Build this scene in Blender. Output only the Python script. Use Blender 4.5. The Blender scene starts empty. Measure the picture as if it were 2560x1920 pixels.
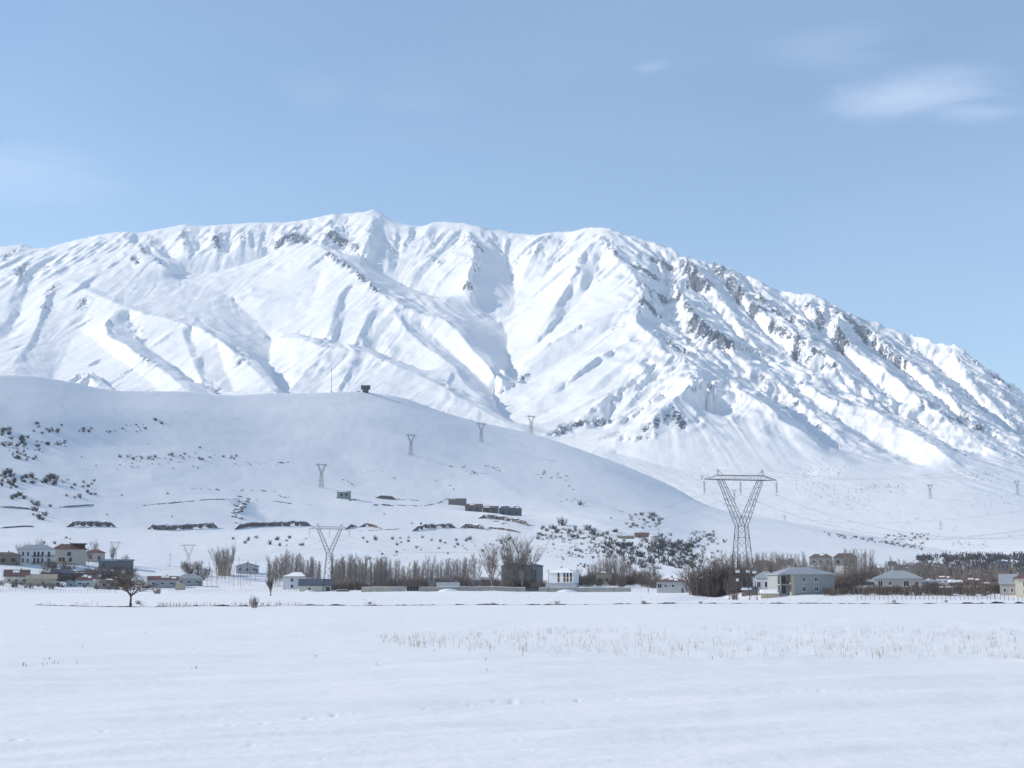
import bpy, math, random
import numpy as np
from mathutils import Vector, Matrix

# ---------------------------------------------------------------- camera
F = 3600.0; CX = 1280.0; CY = 960.0; HY = 1484.0; EYE = 1.6
PITCH = math.atan((HY - CY) / F)
scene = bpy.context.scene
col = scene.collection
cam_d = bpy.data.cameras.new('camera'); cam = bpy.data.objects.new('camera', cam_d)
col.objects.link(cam); scene.camera = cam
cam_d.sensor_width = 36.0; cam_d.lens = 36.0 * F / 2560.0
cam_d.clip_start = 0.5; cam_d.clip_end = 60000.0
cam.location = (0, 0, EYE); cam.rotation_euler = (math.pi / 2 + PITCH, 0, 0)

# ---------------------------------------------------------------- sky, sun, exposure
SUN_AZ = math.radians(86.0)      # to the left of the view direction
SUN_EL = math.radians(28.0)
world = bpy.data.worlds.new('World'); scene.world = world; world.use_nodes = True
nt = world.node_tree; N = nt.nodes; L = nt.links
for n in list(N): N.remove(n)
wout = N.new('ShaderNodeOutputWorld'); bg = N.new('ShaderNodeBackground')
sky = N.new('ShaderNodeTexSky'); sky.sky_type = 'NISHITA'; sky.sun_disc = False
sky.sun_elevation = SUN_EL; sky.sun_rotation = -SUN_AZ
sky.altitude = 1700; sky.air_density = 1.35; sky.dust_density = 0.15; sky.ozone_density = 4.0
geo = N.new('ShaderNodeTexCoord')
# thin cirrus: soft noise in direction space, stretched along the horizon
def wnode(t, **k):
    n = N.new(t)
    for a, b in k.items(): setattr(n, a, b)
    return n
mp = wnode('ShaderNodeMapping'); mp.inputs['Scale'].default_value = (1.1, 1.1, 4.2); mp.inputs['Location'].default_value = (3.1, 1.7, 0.4)
L.new(geo.outputs['Generated'], mp.inputs['Vector'])
nz = wnode('ShaderNodeTexNoise'); nz.inputs['Scale'].default_value = 2.3; nz.inputs['Detail'].default_value = 3.0; nz.inputs['Roughness'].default_value = 0.52
L.new(mp.outputs['Vector'], nz.inputs['Vector'])
rm = wnode('ShaderNodeMapRange'); rm.inputs['From Min'].default_value = 0.40; rm.inputs['From Max'].default_value = 0.80; rm.inputs['To Max'].default_value = 0.09
L.new(nz.outputs['Fac'], rm.inputs['Value'])

def pix_dir(px, py):
    x = (px - CX) / F; y = (CY - py) / F
    return np.array([x, math.cos(PITCH) - y * math.sin(PITCH), math.sin(PITCH) + y * math.cos(PITCH)])
m2 = wnode('ShaderNodeMapping'); m2.inputs['Scale'].default_value = (.62, .62, 3.4)
L.new(geo.outputs['Generated'], m2.inputs['Vector'])
n1 = wnode('ShaderNodeTexNoise'); n1.inputs['Scale'].default_value = 11.0; n1.inputs['Detail'].default_value = 8.0; n1.inputs['Roughness'].default_value = 0.68; n1.inputs['Distortion'].default_value = 0.6
L.new(m2.outputs['Vector'], n1.inputs['Vector'])
nv = wnode('ShaderNodeVectorMath', operation='SUBTRACT'); nv.inputs[1].default_value = (.5, .5, .5)
L.new(n1.outputs['Color'], nv.inputs[0])
nv2 = wnode('ShaderNodeVectorMath', operation='SCALE'); nv2.inputs['Scale'].default_value = 2.6
L.new(nv.outputs[0], nv2.inputs[0])
def cloud_puff(px, py, wx, wy, gain):
    """a single wisp: an elliptic bound in direction space, torn by noise"""
    d = pix_dir(px, py); d = d / np.linalg.norm(d)
    sub = wnode('ShaderNodeVectorMath', operation='SUBTRACT'); sub.inputs[1].default_value = tuple(d)
    L.new(geo.outputs['Generated'], sub.inputs[0])
    sc = wnode('ShaderNodeVectorMath', operation='MULTIPLY_ADD'); sc.inputs[1].default_value = (F / wx, F / wx, F / wy)
    L.new(sub.outputs[0], sc.inputs[0]); L.new(nv2.outputs[0], sc.inputs[2])
    ln = wnode('ShaderNodeVectorMath', operation='LENGTH'); L.new(sc.outputs[0], ln.inputs[0])
    mr = wnode('ShaderNodeMapRange'); mr.interpolation_type = 'SMOOTHSTEP'
    mr.inputs['From Min'].default_value = 1.5; mr.inputs['From Max'].default_value = 0.0
    mr.inputs['To Min'].default_value = 0.0; mr.inputs['To Max'].default_value = gain
    L.new(ln.outputs['Value'], mr.inputs['Value'])
    return mr.outputs['Result']
puffs = [cloud_puff(2290, 232, 175, 56, 0.40), cloud_puff(2445, 285, 90, 22, 0.22), cloud_puff(790, 225, 90, 36, 0.07),
         cloud_puff(1080, 240, 120, 46, 0.06), cloud_puff(1625, 166, 46, 12, 0.12), cloud_puff(60, 440, 200, 70, 0.18), cloud_puff(2090, 125, 140, 50, 0.10)]
acc = rm.outputs['Result']
for p in puffs:
    a = wnode('ShaderNodeMath', operation='ADD'); a.use_clamp = True
    L.new(acc, a.inputs[0]); L.new(p, a.inputs[1]); acc = a.outputs[0]
mix = wnode('ShaderNodeMixRGB'); mix.inputs['Color2'].default_value = (5.6, 6.3, 7.4, 1)
L.new(acc, mix.inputs['Fac']); L.new(sky.outputs['Color'], mix.inputs['Color1'])
L.new(mix.outputs['Color'], bg.inputs['Color']); bg.inputs['Strength'].default_value = 0.15
L.new(bg.outputs[0], wout.inputs['Surface'])
world.cycles.sampling_method = 'MANUAL'; world.cycles.sample_map_resolution = 256

sun_d = bpy.data.lights.new('sun', 'SUN'); sun = bpy.data.objects.new('sun', sun_d); col.objects.link(sun)
sun_d.energy = 4.05; sun_d.angle = math.radians(0.53); sun_d.color = (1.0, 0.935, 0.84)
sv = Vector((-math.sin(SUN_AZ) * math.cos(SUN_EL), math.cos(SUN_AZ) * math.cos(SUN_EL), math.sin(SUN_EL)))
sun.rotation_euler = sv.to_track_quat('Z', 'Y').to_euler()
sun.location = (-500, 300, 900)
scene.view_settings.view_transform = 'Standard'; scene.view_settings.look = 'None'
scene.view_settings.exposure = 0.11; scene.view_settings.gamma = 1.0
scene.view_settings.use_curve_mapping = False
scene.cycles.max_bounces = 6; scene.cycles.diffuse_bounces = 4; scene.cycles.volume_bounces = 1
scene.cycles.use_denoising = True
scene.cycles.caustics_reflective = False; scene.cycles.caustics_refractive = False
# ---------------------------------------------------------------- numeric helpers
rng = np.random.RandomState(7)
_perm = rng.permutation(256); _perm = np.concatenate([_perm, _perm])
_ang = rng.rand(256) * 2 * math.pi; _gx = np.cos(_ang); _gy = np.sin(_ang)
def perlin(x, y, seed=0):
    x = np.asarray(x, float) + seed * 17.31; y = np.asarray(y, float) - seed * 9.77
    xi = np.floor(x).astype(np.int64); yi = np.floor(y).astype(np.int64)
    xf = x - xi; yf = y - yi
    u = xf * xf * xf * (xf * (xf * 6 - 15) + 10); v = yf * yf * yf * (yf * (yf * 6 - 15) + 10)
    X = xi & 255; Y = yi & 255; X1 = (xi + 1) & 255; Y1 = (yi + 1) & 255
    def g(a, b, dx, dy):
        h = _perm[_perm[a] + b]; return _gx[h] * dx + _gy[h] * dy
    n0 = g(X, Y, xf, yf); n1 = g(X1, Y, xf - 1, yf); n2 = g(X, Y1, xf, yf - 1); n3 = g(X1, Y1, xf - 1, yf - 1)
    a = n0 + u * (n1 - n0); b = n2 + u * (n3 - n2)
    return (a + v * (b - a)) * 1.5
def fbm(x, y, oct=4, gain=.5, seed=0):
    s = 0; a = 1.0; f = 1.0
    for i in range(oct):
        s = s + a * perlin(x * f, y * f, seed + i); a *= gain; f *= 2.03
    return s
def ridged(x, y, oct=4, gain=.5, seed=0):
    s = 0; a = 1.0; f = 1.0
    for i in range(oct):
        n = 1 - np.abs(perlin(x * f, y * f, seed + i)) * 1.6
        s = s + a * n * n; a *= gain; f *= 2.07
    return s
def sstep(a, b, x):
    t = np.clip((np.asarray(x, float) - a) / (b - a), 0, 1); return t * t * (3 - 2 * t)
def blur(a, s0, s1):
    for ax, s in ((0, s0), (1, s1)):
        if s <= 0: continue
        n = int(3 * s + 1); k = np.exp(-.5 * (np.arange(-n, n + 1) / s) ** 2); k /= k.sum()
        p = np.pad(a, [(n, n) if i == ax else (0, 0) for i in (0, 1)], mode='edge')
        o = 0
        for i, w in enumerate(k):
            sl = [slice(None), slice(None)]; sl[ax] = slice(i, i + a.shape[ax]); o = o + w * p[tuple(sl)]
        a = o
    return a
def ray(px, py):
    """pixel of the 2560x1920 photograph -> (theta, elevation slope)"""
    px = np.asarray(px, float); py = np.asarray(py, float)
    x = (px - CX) / F; y = (CY - py) / F
    dy = math.cos(PITCH) - y * math.sin(PITCH); dz = math.sin(PITCH) + y * math.cos(PITCH)
    return np.arctan2(x, dy), dz / np.hypot(x, dy)
def pix_at(px, py, r):
    t, e = ray(px, py); return Vector((r * math.sin(t), r * math.cos(t), EYE + r * float(e)))
def th_of(px, py=1400): return float(ray(px, py)[0])
def px_of(th, py=1300):
    y = (CY - py) / F
    return CX + F * np.tan(th) * (math.cos(PITCH) - y * math.sin(PITCH))
def solve(mask, val, dt, dr, lam, it=140):
    """screened membrane through line constraints, coarse to fine"""
    h, w = mask.shape
    if min(h, w) > 24:
        H, W = (h + 1) // 2, (w + 1) // 2
        m = np.zeros((H * 2, W * 2)); v = np.zeros((H * 2, W * 2))
        m[:h, :w] = mask; v[:h, :w] = mask * val
        m4 = m.reshape(H, 2, W, 2).sum((1, 3)); v4 = v.reshape(H, 2, W, 2).sum((1, 3))
        mc = m4 > 0
        c = solve(mc.astype(float), np.where(mc, v4 / np.maximum(m4, 1), 0), dt * 2, dr * 2, lam, it)
        u = np.repeat(np.repeat(c, 2, 0), 2, 1)[:h, :w]
    else:
        u = np.zeros((h, w)); it = 600
    wt = 1 / dt ** 2; wr = 1 / dr ** 2; den = 2 * (wt + wr) + lam; M = mask > 0
    for i in range(it):
        u = np.where(M, val, u)
        p = np.pad(u, 1, mode='edge')
        u = (wt * (p[1:-1, 2:] + p[1:-1, :-2]) + wr * (p[2:, 1:-1] + p[:-2, 1:-1])) / den
    return np.where(M, val, u)
def link(name, me, mats=(), parent=None):
    o = bpy.data.objects.new(name, me); col.objects.link(o)
    for m in mats: me.materials.append(m)
    if parent is not None: o.parent = parent
    return o
def grid_mesh(name, X, Y, Z, attrs=None):
    h, w = X.shape
    me = bpy.data.meshes.new(name)
    me.vertices.add(h * w)
    me.vertices.foreach_set('co', np.stack([X, Y, Z], -1).astype(np.float32).ravel())
    i = np.arange(h * w).reshape(h, w)
    q = np.stack([i[:-1, :-1], i[:-1, 1:], i[1:, 1:], i[1:, :-1]], -1).reshape(-1, 4)
    nq = len(q); me.loops.add(nq * 4); me.loops.foreach_set('vertex_index', q.ravel().astype(np.int32))
    me.polygons.add(nq); me.polygons.foreach_set('loop_start', (np.arange(nq) * 4).astype(np.int32))
    me.polygons.foreach_set('loop_total', np.full(nq, 4, np.int32))
    me.polygons.foreach_set('use_smooth', np.ones(nq, bool))
    for k, a in (attrs or {}).items():
        at = me.attributes.new(k, 'FLOAT', 'POINT'); at.data.foreach_set('value', a.astype(np.float32).ravel())
    me.update(calc_edges=True); me.validate(); return me

# azimuth columns shared by the land sheets: fine inside the view, coarse beside it
TH = np.concatenate([np.linspace(-.50, -.365, 26, endpoint=False), np.linspace(-.365, .365, 800, endpoint=False), np.linspace(.365, .50, 27)])
NT = len(TH); DTH = .73 / 800

class Land:
    """height over (azimuth, range) with bilinear lookup and ray hits"""
    def __init__(s, R, Z): s.R = R; s.Z = Z
    def z(s, th, r):
        i = np.clip(np.searchsorted(TH, th) - 1, 0, NT - 2); a = np.clip((th - TH[i]) / (TH[i + 1] - TH[i]), 0, 1)
        j = np.clip(np.searchsorted(s.R, r) - 1, 0, len(s.R) - 2); b = np.clip((r - s.R[j]) / (s.R[j + 1] - s.R[j]), 0, 1)
        Z = s.Z
        return (Z[j, i] * (1 - a) + Z[j, i + 1] * a) * (1 - b) + (Z[j + 1, i] * (1 - a) + Z[j + 1, i + 1] * a) * b
    def zxy(s, x, y): return float(s.z(math.atan2(x, y), math.hypot(x, y)))
    def hit(s, px, py, rmin=None):
        t, e = ray(px, py); t = float(t); e = float(e)
        rr = s.R if rmin is None else s.R[s.R >= rmin]
        f = s.z(np.full(len(rr), t), rr) - (EYE + rr * e)
        k = np.nonzero(f > 0)[0]
        if len(k) == 0: return None
        k = k[0]
        r = rr[k] if k == 0 else rr[k - 1] + (rr[k] - rr[k - 1]) * (-f[k - 1]) / (f[k] - f[k - 1] + 1e-9)
        return Vector((r * math.sin(t), r * math.cos(t), EYE + r * e)), float(r)

# ---------------------------------------------------------------- mountain
SKY_PTS = [(-500,640),(-200,625),(0,615),(49,608),(81,620),(110,619),(171,600),(232,587),(285,578),(309,582),(346,581),(407,567),(460,557),(488,563),(529,561),
 (610,556),(712,554),(773,545),(822,534),(870,531),(912,528),(928,521),(944,527),(977,551),(1021,563),(1058,566),(1078,555),(1111,553),(1164,557),(1188,565),
 (1221,569),(1232,578),(1257,573),(1278,581),(1351,586),(1375,580),(1432,576),(1465,567),(1510,565),(1534,571),(1575,588),(1607,597),(1680,617),(1704,638),
 (1737,652),(1782,652),(1810,662),(1835,674),(1871,686),(1908,707),(1944,723),(2028,735),(2062,742),(2097,770),(2140,796),(2169,800),(2193,801),(2217,818),
 (2270,834),(2311,842),(2343,858),(2368,857),(2392,863),(2433,895),(2470,926),(2514,952),(2560,985),(2700,1060),(2960,1130)]
RS_X = [-500, 0, 460, 930, 1164, 1510, 1704, 2030, 2390, 2560, 2960]
RS_R = [8900, 8700, 8450, 8200, 8000, 7600, 7250, 6750, 6250, 5900, 5400]
MR = np.concatenate([np.arange(2000, 3600, 22.0), np.arange(3600, 8800, 11.0), np.arange(8800, 10600, 60.0)])
PXC = px_of(TH, 800)
_sx, _sy = zip(*SKY_PTS)
y_sky = np.interp(PXC, _sx, _sy)
e_sky = ray(PXC, y_sky)[1]
r_sky = blur(np.interp(PXC, RS_X, RS_R)[None, :], 0, 30)[0]
z_sky = EYE + r_sky * e_sky
z_sky = z_sky + (.25 + .75 * sstep(1150, 1700, PXC)) * (9 * fbm(PXC / 26, PXC * 0, 3, .6, 201) + 7 * ridged(PXC / 18, PXC * 0 + 3, 2, .5, 207) - 6)
z_smooth = blur(z_sky[None, :], 0, 22)[0]
R_FOOT, Z_FOOT = 2600.0, 88.0
def m_base(r, zs, rs):
    t = (r - R_FOOT) / (rs - R_FOOT)
    up = Z_FOOT + (zs - Z_FOOT) * np.where(t > 0, .36 * t + .64 * t * t, .36 * t)
    return np.where(r > rs, zs - .42 * (r - rs), up)
MB_ = m_base(MR[:, None], z_smooth[None, :], r_sky[None, :])
M_LINES = [
 # left massif
 [(300,590,40),(317,602,60),(366,630,80),(399,659,70),(423,671,30)],
 [(430,690,-130),(480,686,-140),(540,680,-140),(620,662,-130),(700,628,-100),(740,614,-60)],
 [(112,624,20),(130,660,40),(150,690,60),(228,732,80),(301,761,90),(358,781,95),(407,793,95),(452,807,95),(500,818,95),(565,862,90),(602,895,80),(635,923,70),(692,982,50)],
 [(420,690,-120),(500,715,-110),(560,735,-110),(640,800,-115),(680,850,-120),(672,905,-110),(690,960,-100),(720,1000,-90)],
 [(301,761,90),(262,812,95),(270,840,95),(309,858,95),(346,887,85),(387,907,80),(443,956,70),(475,990,60)],
 [(320,785,30),(330,830,0),(370,870,-25),(440,920,-35),(510,970,-40),(545,995,-40)],
 [(452,812,80),(470,870,35),(500,940,15),(525,990,10)],
 [(545,870,30),(560,920,-5),(585,980,-30)],
 [(142,702,60),(112,757,65),(90,820,50),(60,880,40),(20,920,30)],
 [(235,752,40),(205,800,-10),(180,850,-40),(155,905,-60),(130,950,-70)],
 [(80,680,-5),(50,780,-30),(15,850,-50)], [(40,640,25),(52,690,35),(20,760,30),(-30,820,20)],
 [(163,956,20),(195,935,60),(220,934,60),(268,986,10)], [(207,934,60),(200,980,20)],
 [(180,935,-50),(240,945,-50),(290,985,-40)],
 [(200,830,-30),(260,870,-10),(310,910,0),(380,960,0),(400,990,0)],
 # middle ridge and the valleys round it
 [(745,606,50),(793,614,90),(822,630,105),(855,651,115),(883,679,125),(936,712,130),(968,744,125),(1009,765,115),(1066,789,100),(1107,797,90),(1147,834,80),(1180,875,70),(1225,919,50),(1257,948,10)],
 [(845,632,-50),(863,643,-70),(895,655,-100),(944,675,-120),(1025,724,-130),(1100,745,-140),(1180,760,-150),(1240,790,-150),(1265,830,-150),(1268,870,-140),(1274,923,-130),(1250,965,-120),(1233,988,-115),(1240,1020,-105),(1290,1075,-90)],
 [(985,775,90),(1005,815,65),(1046,850,55),(1078,875,50),(1139,919,40),(1156,948,30),(1188,980,15),(1233,1010,-20)],
 [(1050,810,30),(1090,850,0),(1140,895,-15),(1190,940,-40),(1228,975,-80)],
 [(900,700,95),(860,722,55),(846,745,45),(830,800,20),(806,866,-10)], [(880,745,30),(862,800,-25),(840,855,-55)],
 [(945,745,85),(915,800,40),(885,860,0)], [(985,800,40),(950,840,-10),(925,868,-50)],
 [(800,680,20),(785,740,-20),(765,790,-40),(740,832,-60)], [(820,690,50),(810,740,10),(790,800,-15),(770,838,-50)],
 [(690,822,-80),(761,838,-70),(834,866,-65),(928,870,-55),(970,888,-55),(1017,920,-55),(1060,938,-50)],
 [(687,840,0),(749,848,30),(810,873,55),(895,877,65),(928,883,65),(985,915,65),(1054,940,65),(1107,968,65),(1174,1010,55),(1308,1076,40)],
 [(810,873,55),(760,930,15),(715,985,-20)], [(865,890,35),(810,950,-15),(780,1000,-40)], [(900,880,60),(860,940,25),(840,990,5)],
 [(960,905,40),(920,950,0),(900,1000,-10)], [(570,745,-60),(620,740,-50),(680,750,-30),(750,720,0)],
 # headwall
 [(460,562,15),(458,600,40),(456,645,-20)], [(535,565,10),(540,600,35),(541,645,-40)], [(615,562,10),(600,603,30),(588,645,-50)],
 [(735,560,0),(722,580,20),(700,606,20)], [(822,537,15),(826,570,45),(815,612,40)], [(928,524,25),(932,541,60),(928,582,85),(907,622,70),(885,642,10)],
 [(870,540,-20),(868,590,-35),(850,625,-50)], [(500,575,-25),(498,630,-70)], [(575,572,-25),(570,635,-80)], [(665,570,-25),(652,625,-75)],
 [(780,560,-20),(775,605,-35)], [(395,585,-20),(430,650,-70)], [(960,560,0),(955,610,-20),(935,655,-70)],
 [(1164,560,30),(1168,586,85),(1184,635,120),(1188,645,120),(1172,683,95),(1168,716,60),(1160,745,-20)],
 [(1040,580,-25),(1010,620,-40),(990,655,-75),(960,682,-115)], [(1078,558,20),(1060,590,35),(1020,602,20)], [(1130,600,25),(1110,660,20),(1090,710,-50)],
 [(1249,602,-35),(1262,650,-75),(1280,700,-110),(1288,740,-125),(1280,790,-145)], [(1375,582,20),(1345,610,45),(1325,650,20),(1305,700,-60)],
 [(1410,590,-15),(1390,640,-15),(1360,700,-30),(1325,770,-80)],
 # right face
 [(1501,580,45),(1485,597,75),(1452,638,95),(1448,658,95),(1436,686,85),(1400,740,60),(1370,790,35),(1330,845,-40)],
 [(1500,640,30),(1490,690,15),(1440,760,0),(1380,825,-30),(1320,880,-80)],
 [(1501,590,80),(1534,625,95),(1554,648,105),(1570,666,115),(1591,693,125),(1611,715,130),(1611,756,130),(1591,785,128),(1590,808,125),(1607,821,125),(1631,841,125),(1660,874,125),(1704,896,125),(1725,920,160),(1733,949,215)],
 [(1600,765,122),(1550,778,95),(1493,792,85),(1440,817,72),(1371,857,45),(1306,914,-40)],
 [(1545,815,45),(1480,850,25),(1400,905,-25),(1310,965,-80)], [(1600,835,95),(1500,890,65),(1420,950,20),(1320,1020,-60)],
 [(1570,900,50),(1464,967,0),(1370,1035,-70)], [(1650,895,100),(1565,955,65),(1480,1020,10),(1415,1075,-40)],
 [(1610,955,55),(1550,985,25),(1517,1020,-10),(1490,1070,-40)], [(1733,949,215),(1713,971,200),(1680,1000,170),(1639,1032,130),(1591,1065,85),(1530,1105,30)],
 [(1660,975,75),(1627,995,55),(1566,1036,10),(1525,1068,-20)],
 [(1733,949,215),(1790,957,200),(1835,960,185),(1888,989,165),(1937,1025,140),(1985,1062,105),(2026,1095,70),(2071,1135,30)],
 [(1540,1135,0),(1650,1165,-5),(1750,1180,-5),(1850,1185,-5),(1950,1185,-5),(2040,1180,-5)],
 [(1745,965,125),(1752,1010,60),(1775,1070,10)],
 [(1760,900,60),(1800,925,35),(1850,940,15),(1904,982,0),(1961,1042,-10),(2010,1083,-20),(2075,1133,-20)],
 [(1700,642,40),(1717,658,65),(1749,678,85),(1778,711,85),(1810,747,60),(1835,784,50),(1859,825,55),(1890,850,30)],
 [(1640,640,-25),(1650,700,0),(1655,760,10),(1680,820,20),(1720,872,40)], [(1600,605,10),(1620,650,40),(1650,680,40)],
 [(1690,720,70),(1729,776,90),(1745,800,100),(1778,825,100),(1810,841,85),(1827,861,75),(1867,894,55),(1920,940,30),(1980,1000,15)],
 [(1735,715,5),(1775,770,5),(1815,810,5),(1855,860,5),(1910,905,-5)],
 [(1798,660,25),(1835,695,55),(1867,739,70),(1883,756,70),(1944,800,80),(1993,841,80),(2067,882,65),(2120,930,45),(2200,1000,20)],
 [(1770,665,-20),(1800,700,-15),(1840,750,-15),(1885,805,-15),(1955,865,-15),(2035,935,-25)],
 [(1871,688,25),(1904,735,55),(1937,761,65),(1985,794,65),(2026,826,65),(2067,868,50)], [(1850,685,-10),(1890,740,-5),(1950,785,0)],
 [(1950,735,-25),(2000,775,-25),(2050,830,-35),(2100,890,-35),(2160,950,-40),(2230,1010,-45)],
 [(2030,738,20),(2024,770,45),(2040,806,25)],
 [(2064,745,20),(2095,790,70),(2095,826,80),(2112,855,80),(2148,879,70),(2189,903,65),(2238,940,55),(2311,993,45),(2372,1050,35),(2433,1086,30),(2510,1139,20)],
 [(2140,825,-25),(2180,868,-40),(2230,910,-45),(2290,960,-45),(2360,1020,-45),(2430,1070,-45),(2500,1120,-45)],
 [(2110,785,20),(2150,812,40),(2201,846,45),(2230,875,50),(2270,903,50),(2331,944,45),(2372,985,40),(2433,1038,35),(2494,1082,30),(2560,1115,20)],
 [(2240,850,-35),(2300,890,-65),(2350,930,-75),(2420,990,-75),(2500,1060,-65),(2560,1100,-55)],
 [(2390,868,30),(2400,920,20),(2450,985,0),(2540,1060,-30)],
 [(2010,950,30),(2071,993,45),(2169,1017,55),(2230,1054,55),(2311,1095,55),(2368,1139,45),(2413,1168,10)],
 [(2080,1045,-15),(2160,1090,-25),(2230,1130,-25),(2310,1165,-20)], [(2150,985,-10),(2250,1035,-25),(2330,1080,-25),(2420,1150,-25)],
 [(1900,905,20),(1985,985,35),(2040,1040,30),(2100,1090,20)],
]
M_ROCK = [  # bands where rock breaks the snow: radius px, strength, points
 (16,1.0,[(700,600),(730,590),(765,600)]), (20,1.25,[(822,580),(835,600),(860,608)]), (10,.9,[(878,615),(895,622)]), (9,.8,[(458,575),(458,600)]), (12,.9,[(540,590),(545,620)]),
 (9,.8,[(612,585),(598,605)]), (12,.9,[(390,645),(400,655)]), (9,.7,[(340,610),(365,632)]), (9,.9,[(330,640),(345,658)]), (12,.9,[(15,640),(50,622)]), (12,.9,[(55,665),(45,692)]), (10,.6,[(110,665),(100,685)]),
 (10,.8,[(210,750),(203,770)]), (14,.6,[(135,715),(120,740)]), (10,.7,[(105,765),(120,775)]), (12,.5,[(330,810),(355,850)]),
 (8,.9,[(820,632),(860,658),(900,690),(945,725)]), (10,.8,[(1175,590),(1205,625)]), (14,.8,[(1185,645),(1192,675)]), (10,.8,[(1165,715),(1180,722)]), (12,.7,[(1080,640),(1100,655)]),
 (8,.7,[(1325,625),(1345,628)]), (9,.7,[(1360,605),(1380,590)]), (6,.7,[(1450,640),(1438,680)]), (6,.7,[(1500,595),(1555,650)]),(8,.6,[(1215,570),(1275,580)]),
 (18,1.1,[(1585,668),(1630,690)]), (16,1.1,[(1615,715),(1640,735),(1660,750)]), (14,.9,[(1610,755),(1640,785)]), (14,.8,[(1635,830),(1680,865),(1720,890)]),
 (12,.9,[(1630,648),(1680,665)]), (20,1.1,[(1730,680),(1740,715),(1770,700)]), (16,1.0,[(1715,655),(1735,668)]), (22,1.15,[(1735,790),(1760,820),(1800,840),(1825,860)]), (12,.9,[(1700,735),(1725,770)]),
 (18,1.0,[(1800,675),(1830,700),(1850,735)]), (10,.9,[(1880,758),(1910,770)]), (9,.8,[(1930,800),(1990,840),(2060,880)]), (9,.7,[(1900,740),(1960,785),(2020,825)]),
 (14,.9,[(2025,755),(2045,790),(2055,805)]), (16,1.0,[(2090,775),(2130,800),(2190,845)]), (14,.9,[(2095,810),(2110,850)]), (14,.9,[(1985,880),(2010,890)]), (10,.8,[(2055,905),(2085,905)]),
 (8,.9,[(2412,885),(2450,915)]), (8,.8,[(2480,935),(2540,975)]), (8,.7,[(2200,860),(2270,900)]), (14,.8,[(1500,740),(1560,790)]) if False else (6,.6,[(1566,800),(1570,810)]),
 (20,1.0,[(1385,1085),(1440,1060),(1510,1055)]), (22,.85,[(1620,1075),(1680,1030),(1700,1060)]), (7,.9,[(1580,1040),(1625,1000)]), (12,.6,[(1560,1100),(1640,1090)]), (10,.7,[(1730,1010),(1750,1060)]),
 (6,.7,[(1230,990),(1260,975)]), (6,.8,[(1275,965),(1320,940)]), (8,.6,[(1980,1005),(1995,1000)]), (12,.7,[(2360,1030),(2440,1075)]), (8,.7,[(2410,1050),(2460,1070)]),
 (10,.6,[(1905,935),(1910,980)]), (8,.6,[(2045,1065),(2055,1075)]), (8,.6,[(1105,955),(1130,975)]), (10,.5,[(1850,870),(1950,905)]), (8,.6,[(585,865),(600,905)]), (8,.6,[(350,890),(400,915)]),
 (9,.55,[(530,955),(545,985)]), (9,.6,[(190,938),(220,940)]),
]
def dense(pts, step=1.5):
    out = []
    for a, b in zip(pts[:-1], pts[1:]):
        n = max(1, int(math.hypot(b[0] - a[0], b[1] - a[1]) / step))
        for k in range(n): out.append([a[i] + (b[i] - a[i]) * k / n for i in range(len(a))])
    out.append(list(pts[-1])); return np.array(out, float)
mask = np.zeros(MB_.shape); acc_ = np.zeros(MB_.shape)
def put(th, r, d, w=1.0):
    i = int(np.argmin(np.abs(TH - th))); j = int(np.argmin(np.abs(MR - r)))
    mask[j, i] += w; acc_[j, i] += w * d
def with_lee(lines):
    """wind and sun side broad, lee side short and steep: every ridge gets a trough close on its right"""
    out = []
    for ln in lines:
        P = dense(ln); g_ = np.interp(P[:, 0], [0, 1100, 1700, 2560], [.42, .42, .66, .60]); P[:, 2] *= g_; out.append(P)
        if P[:, 2].mean() < 4 or len(P) < 12: continue
        d = np.gradient(P[:, :2], axis=0); nrm = np.stack([-d[:, 1], d[:, 0]], 1); nrm /= np.linalg.norm(nrm, axis=1)[:, None] + 1e-9
        nrm *= np.sign(nrm[:, :1] + 1e-6); k = np.arange(len(P)); tp = np.clip(np.minimum(k, len(P) - 1 - k) / (.22 * len(P)), 0, 1)
        wob = 1 + .5 * perlin(P[:, 0] / 23, P[:, 1] / 23, 71) + .45 * perlin(P[:, 0] / 70, P[:, 1] / 70, 75); w = np.where(np.abs(nrm[:, 0]) > .6, 15, 11) * wob
        drop = np.interp(P[:, 0], [0, 1300, 1650], [.7, .7, 1.0]) * np.clip(.5 * P[:, 2] + 10, 14, 44) * tp * np.clip(.95 + .7 * perlin(P[:, 0] / 37, P[:, 1] / 37, 73) + .5 * perlin(P[:, 0] / 90, P[:, 1] / 90, 79), .1, 1.8)
        Q = P.copy(); Q[:, :2] += nrm * w[:, None]; Q[:, 2] -= drop; out.append(Q[tp > .05])
    return out
for P in with_lee(M_LINES):
    t, e = ray(P[:, 0], P[:, 1])
    for k in range(len(P)):
        zs = np.interp(t[k], TH, z_smooth); rs = np.interp(t[k], TH, r_sky)
        f = m_base(MR, zs, rs) + P[k, 2] - (EYE + MR * e[k])
        f[MR > rs] = -1
        q = np.nonzero(f > 0)[0]
        r = MR[q[0]] if len(q) else rs - 60
        put(t[k], min(r, rs - 30), P[k, 2])
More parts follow.
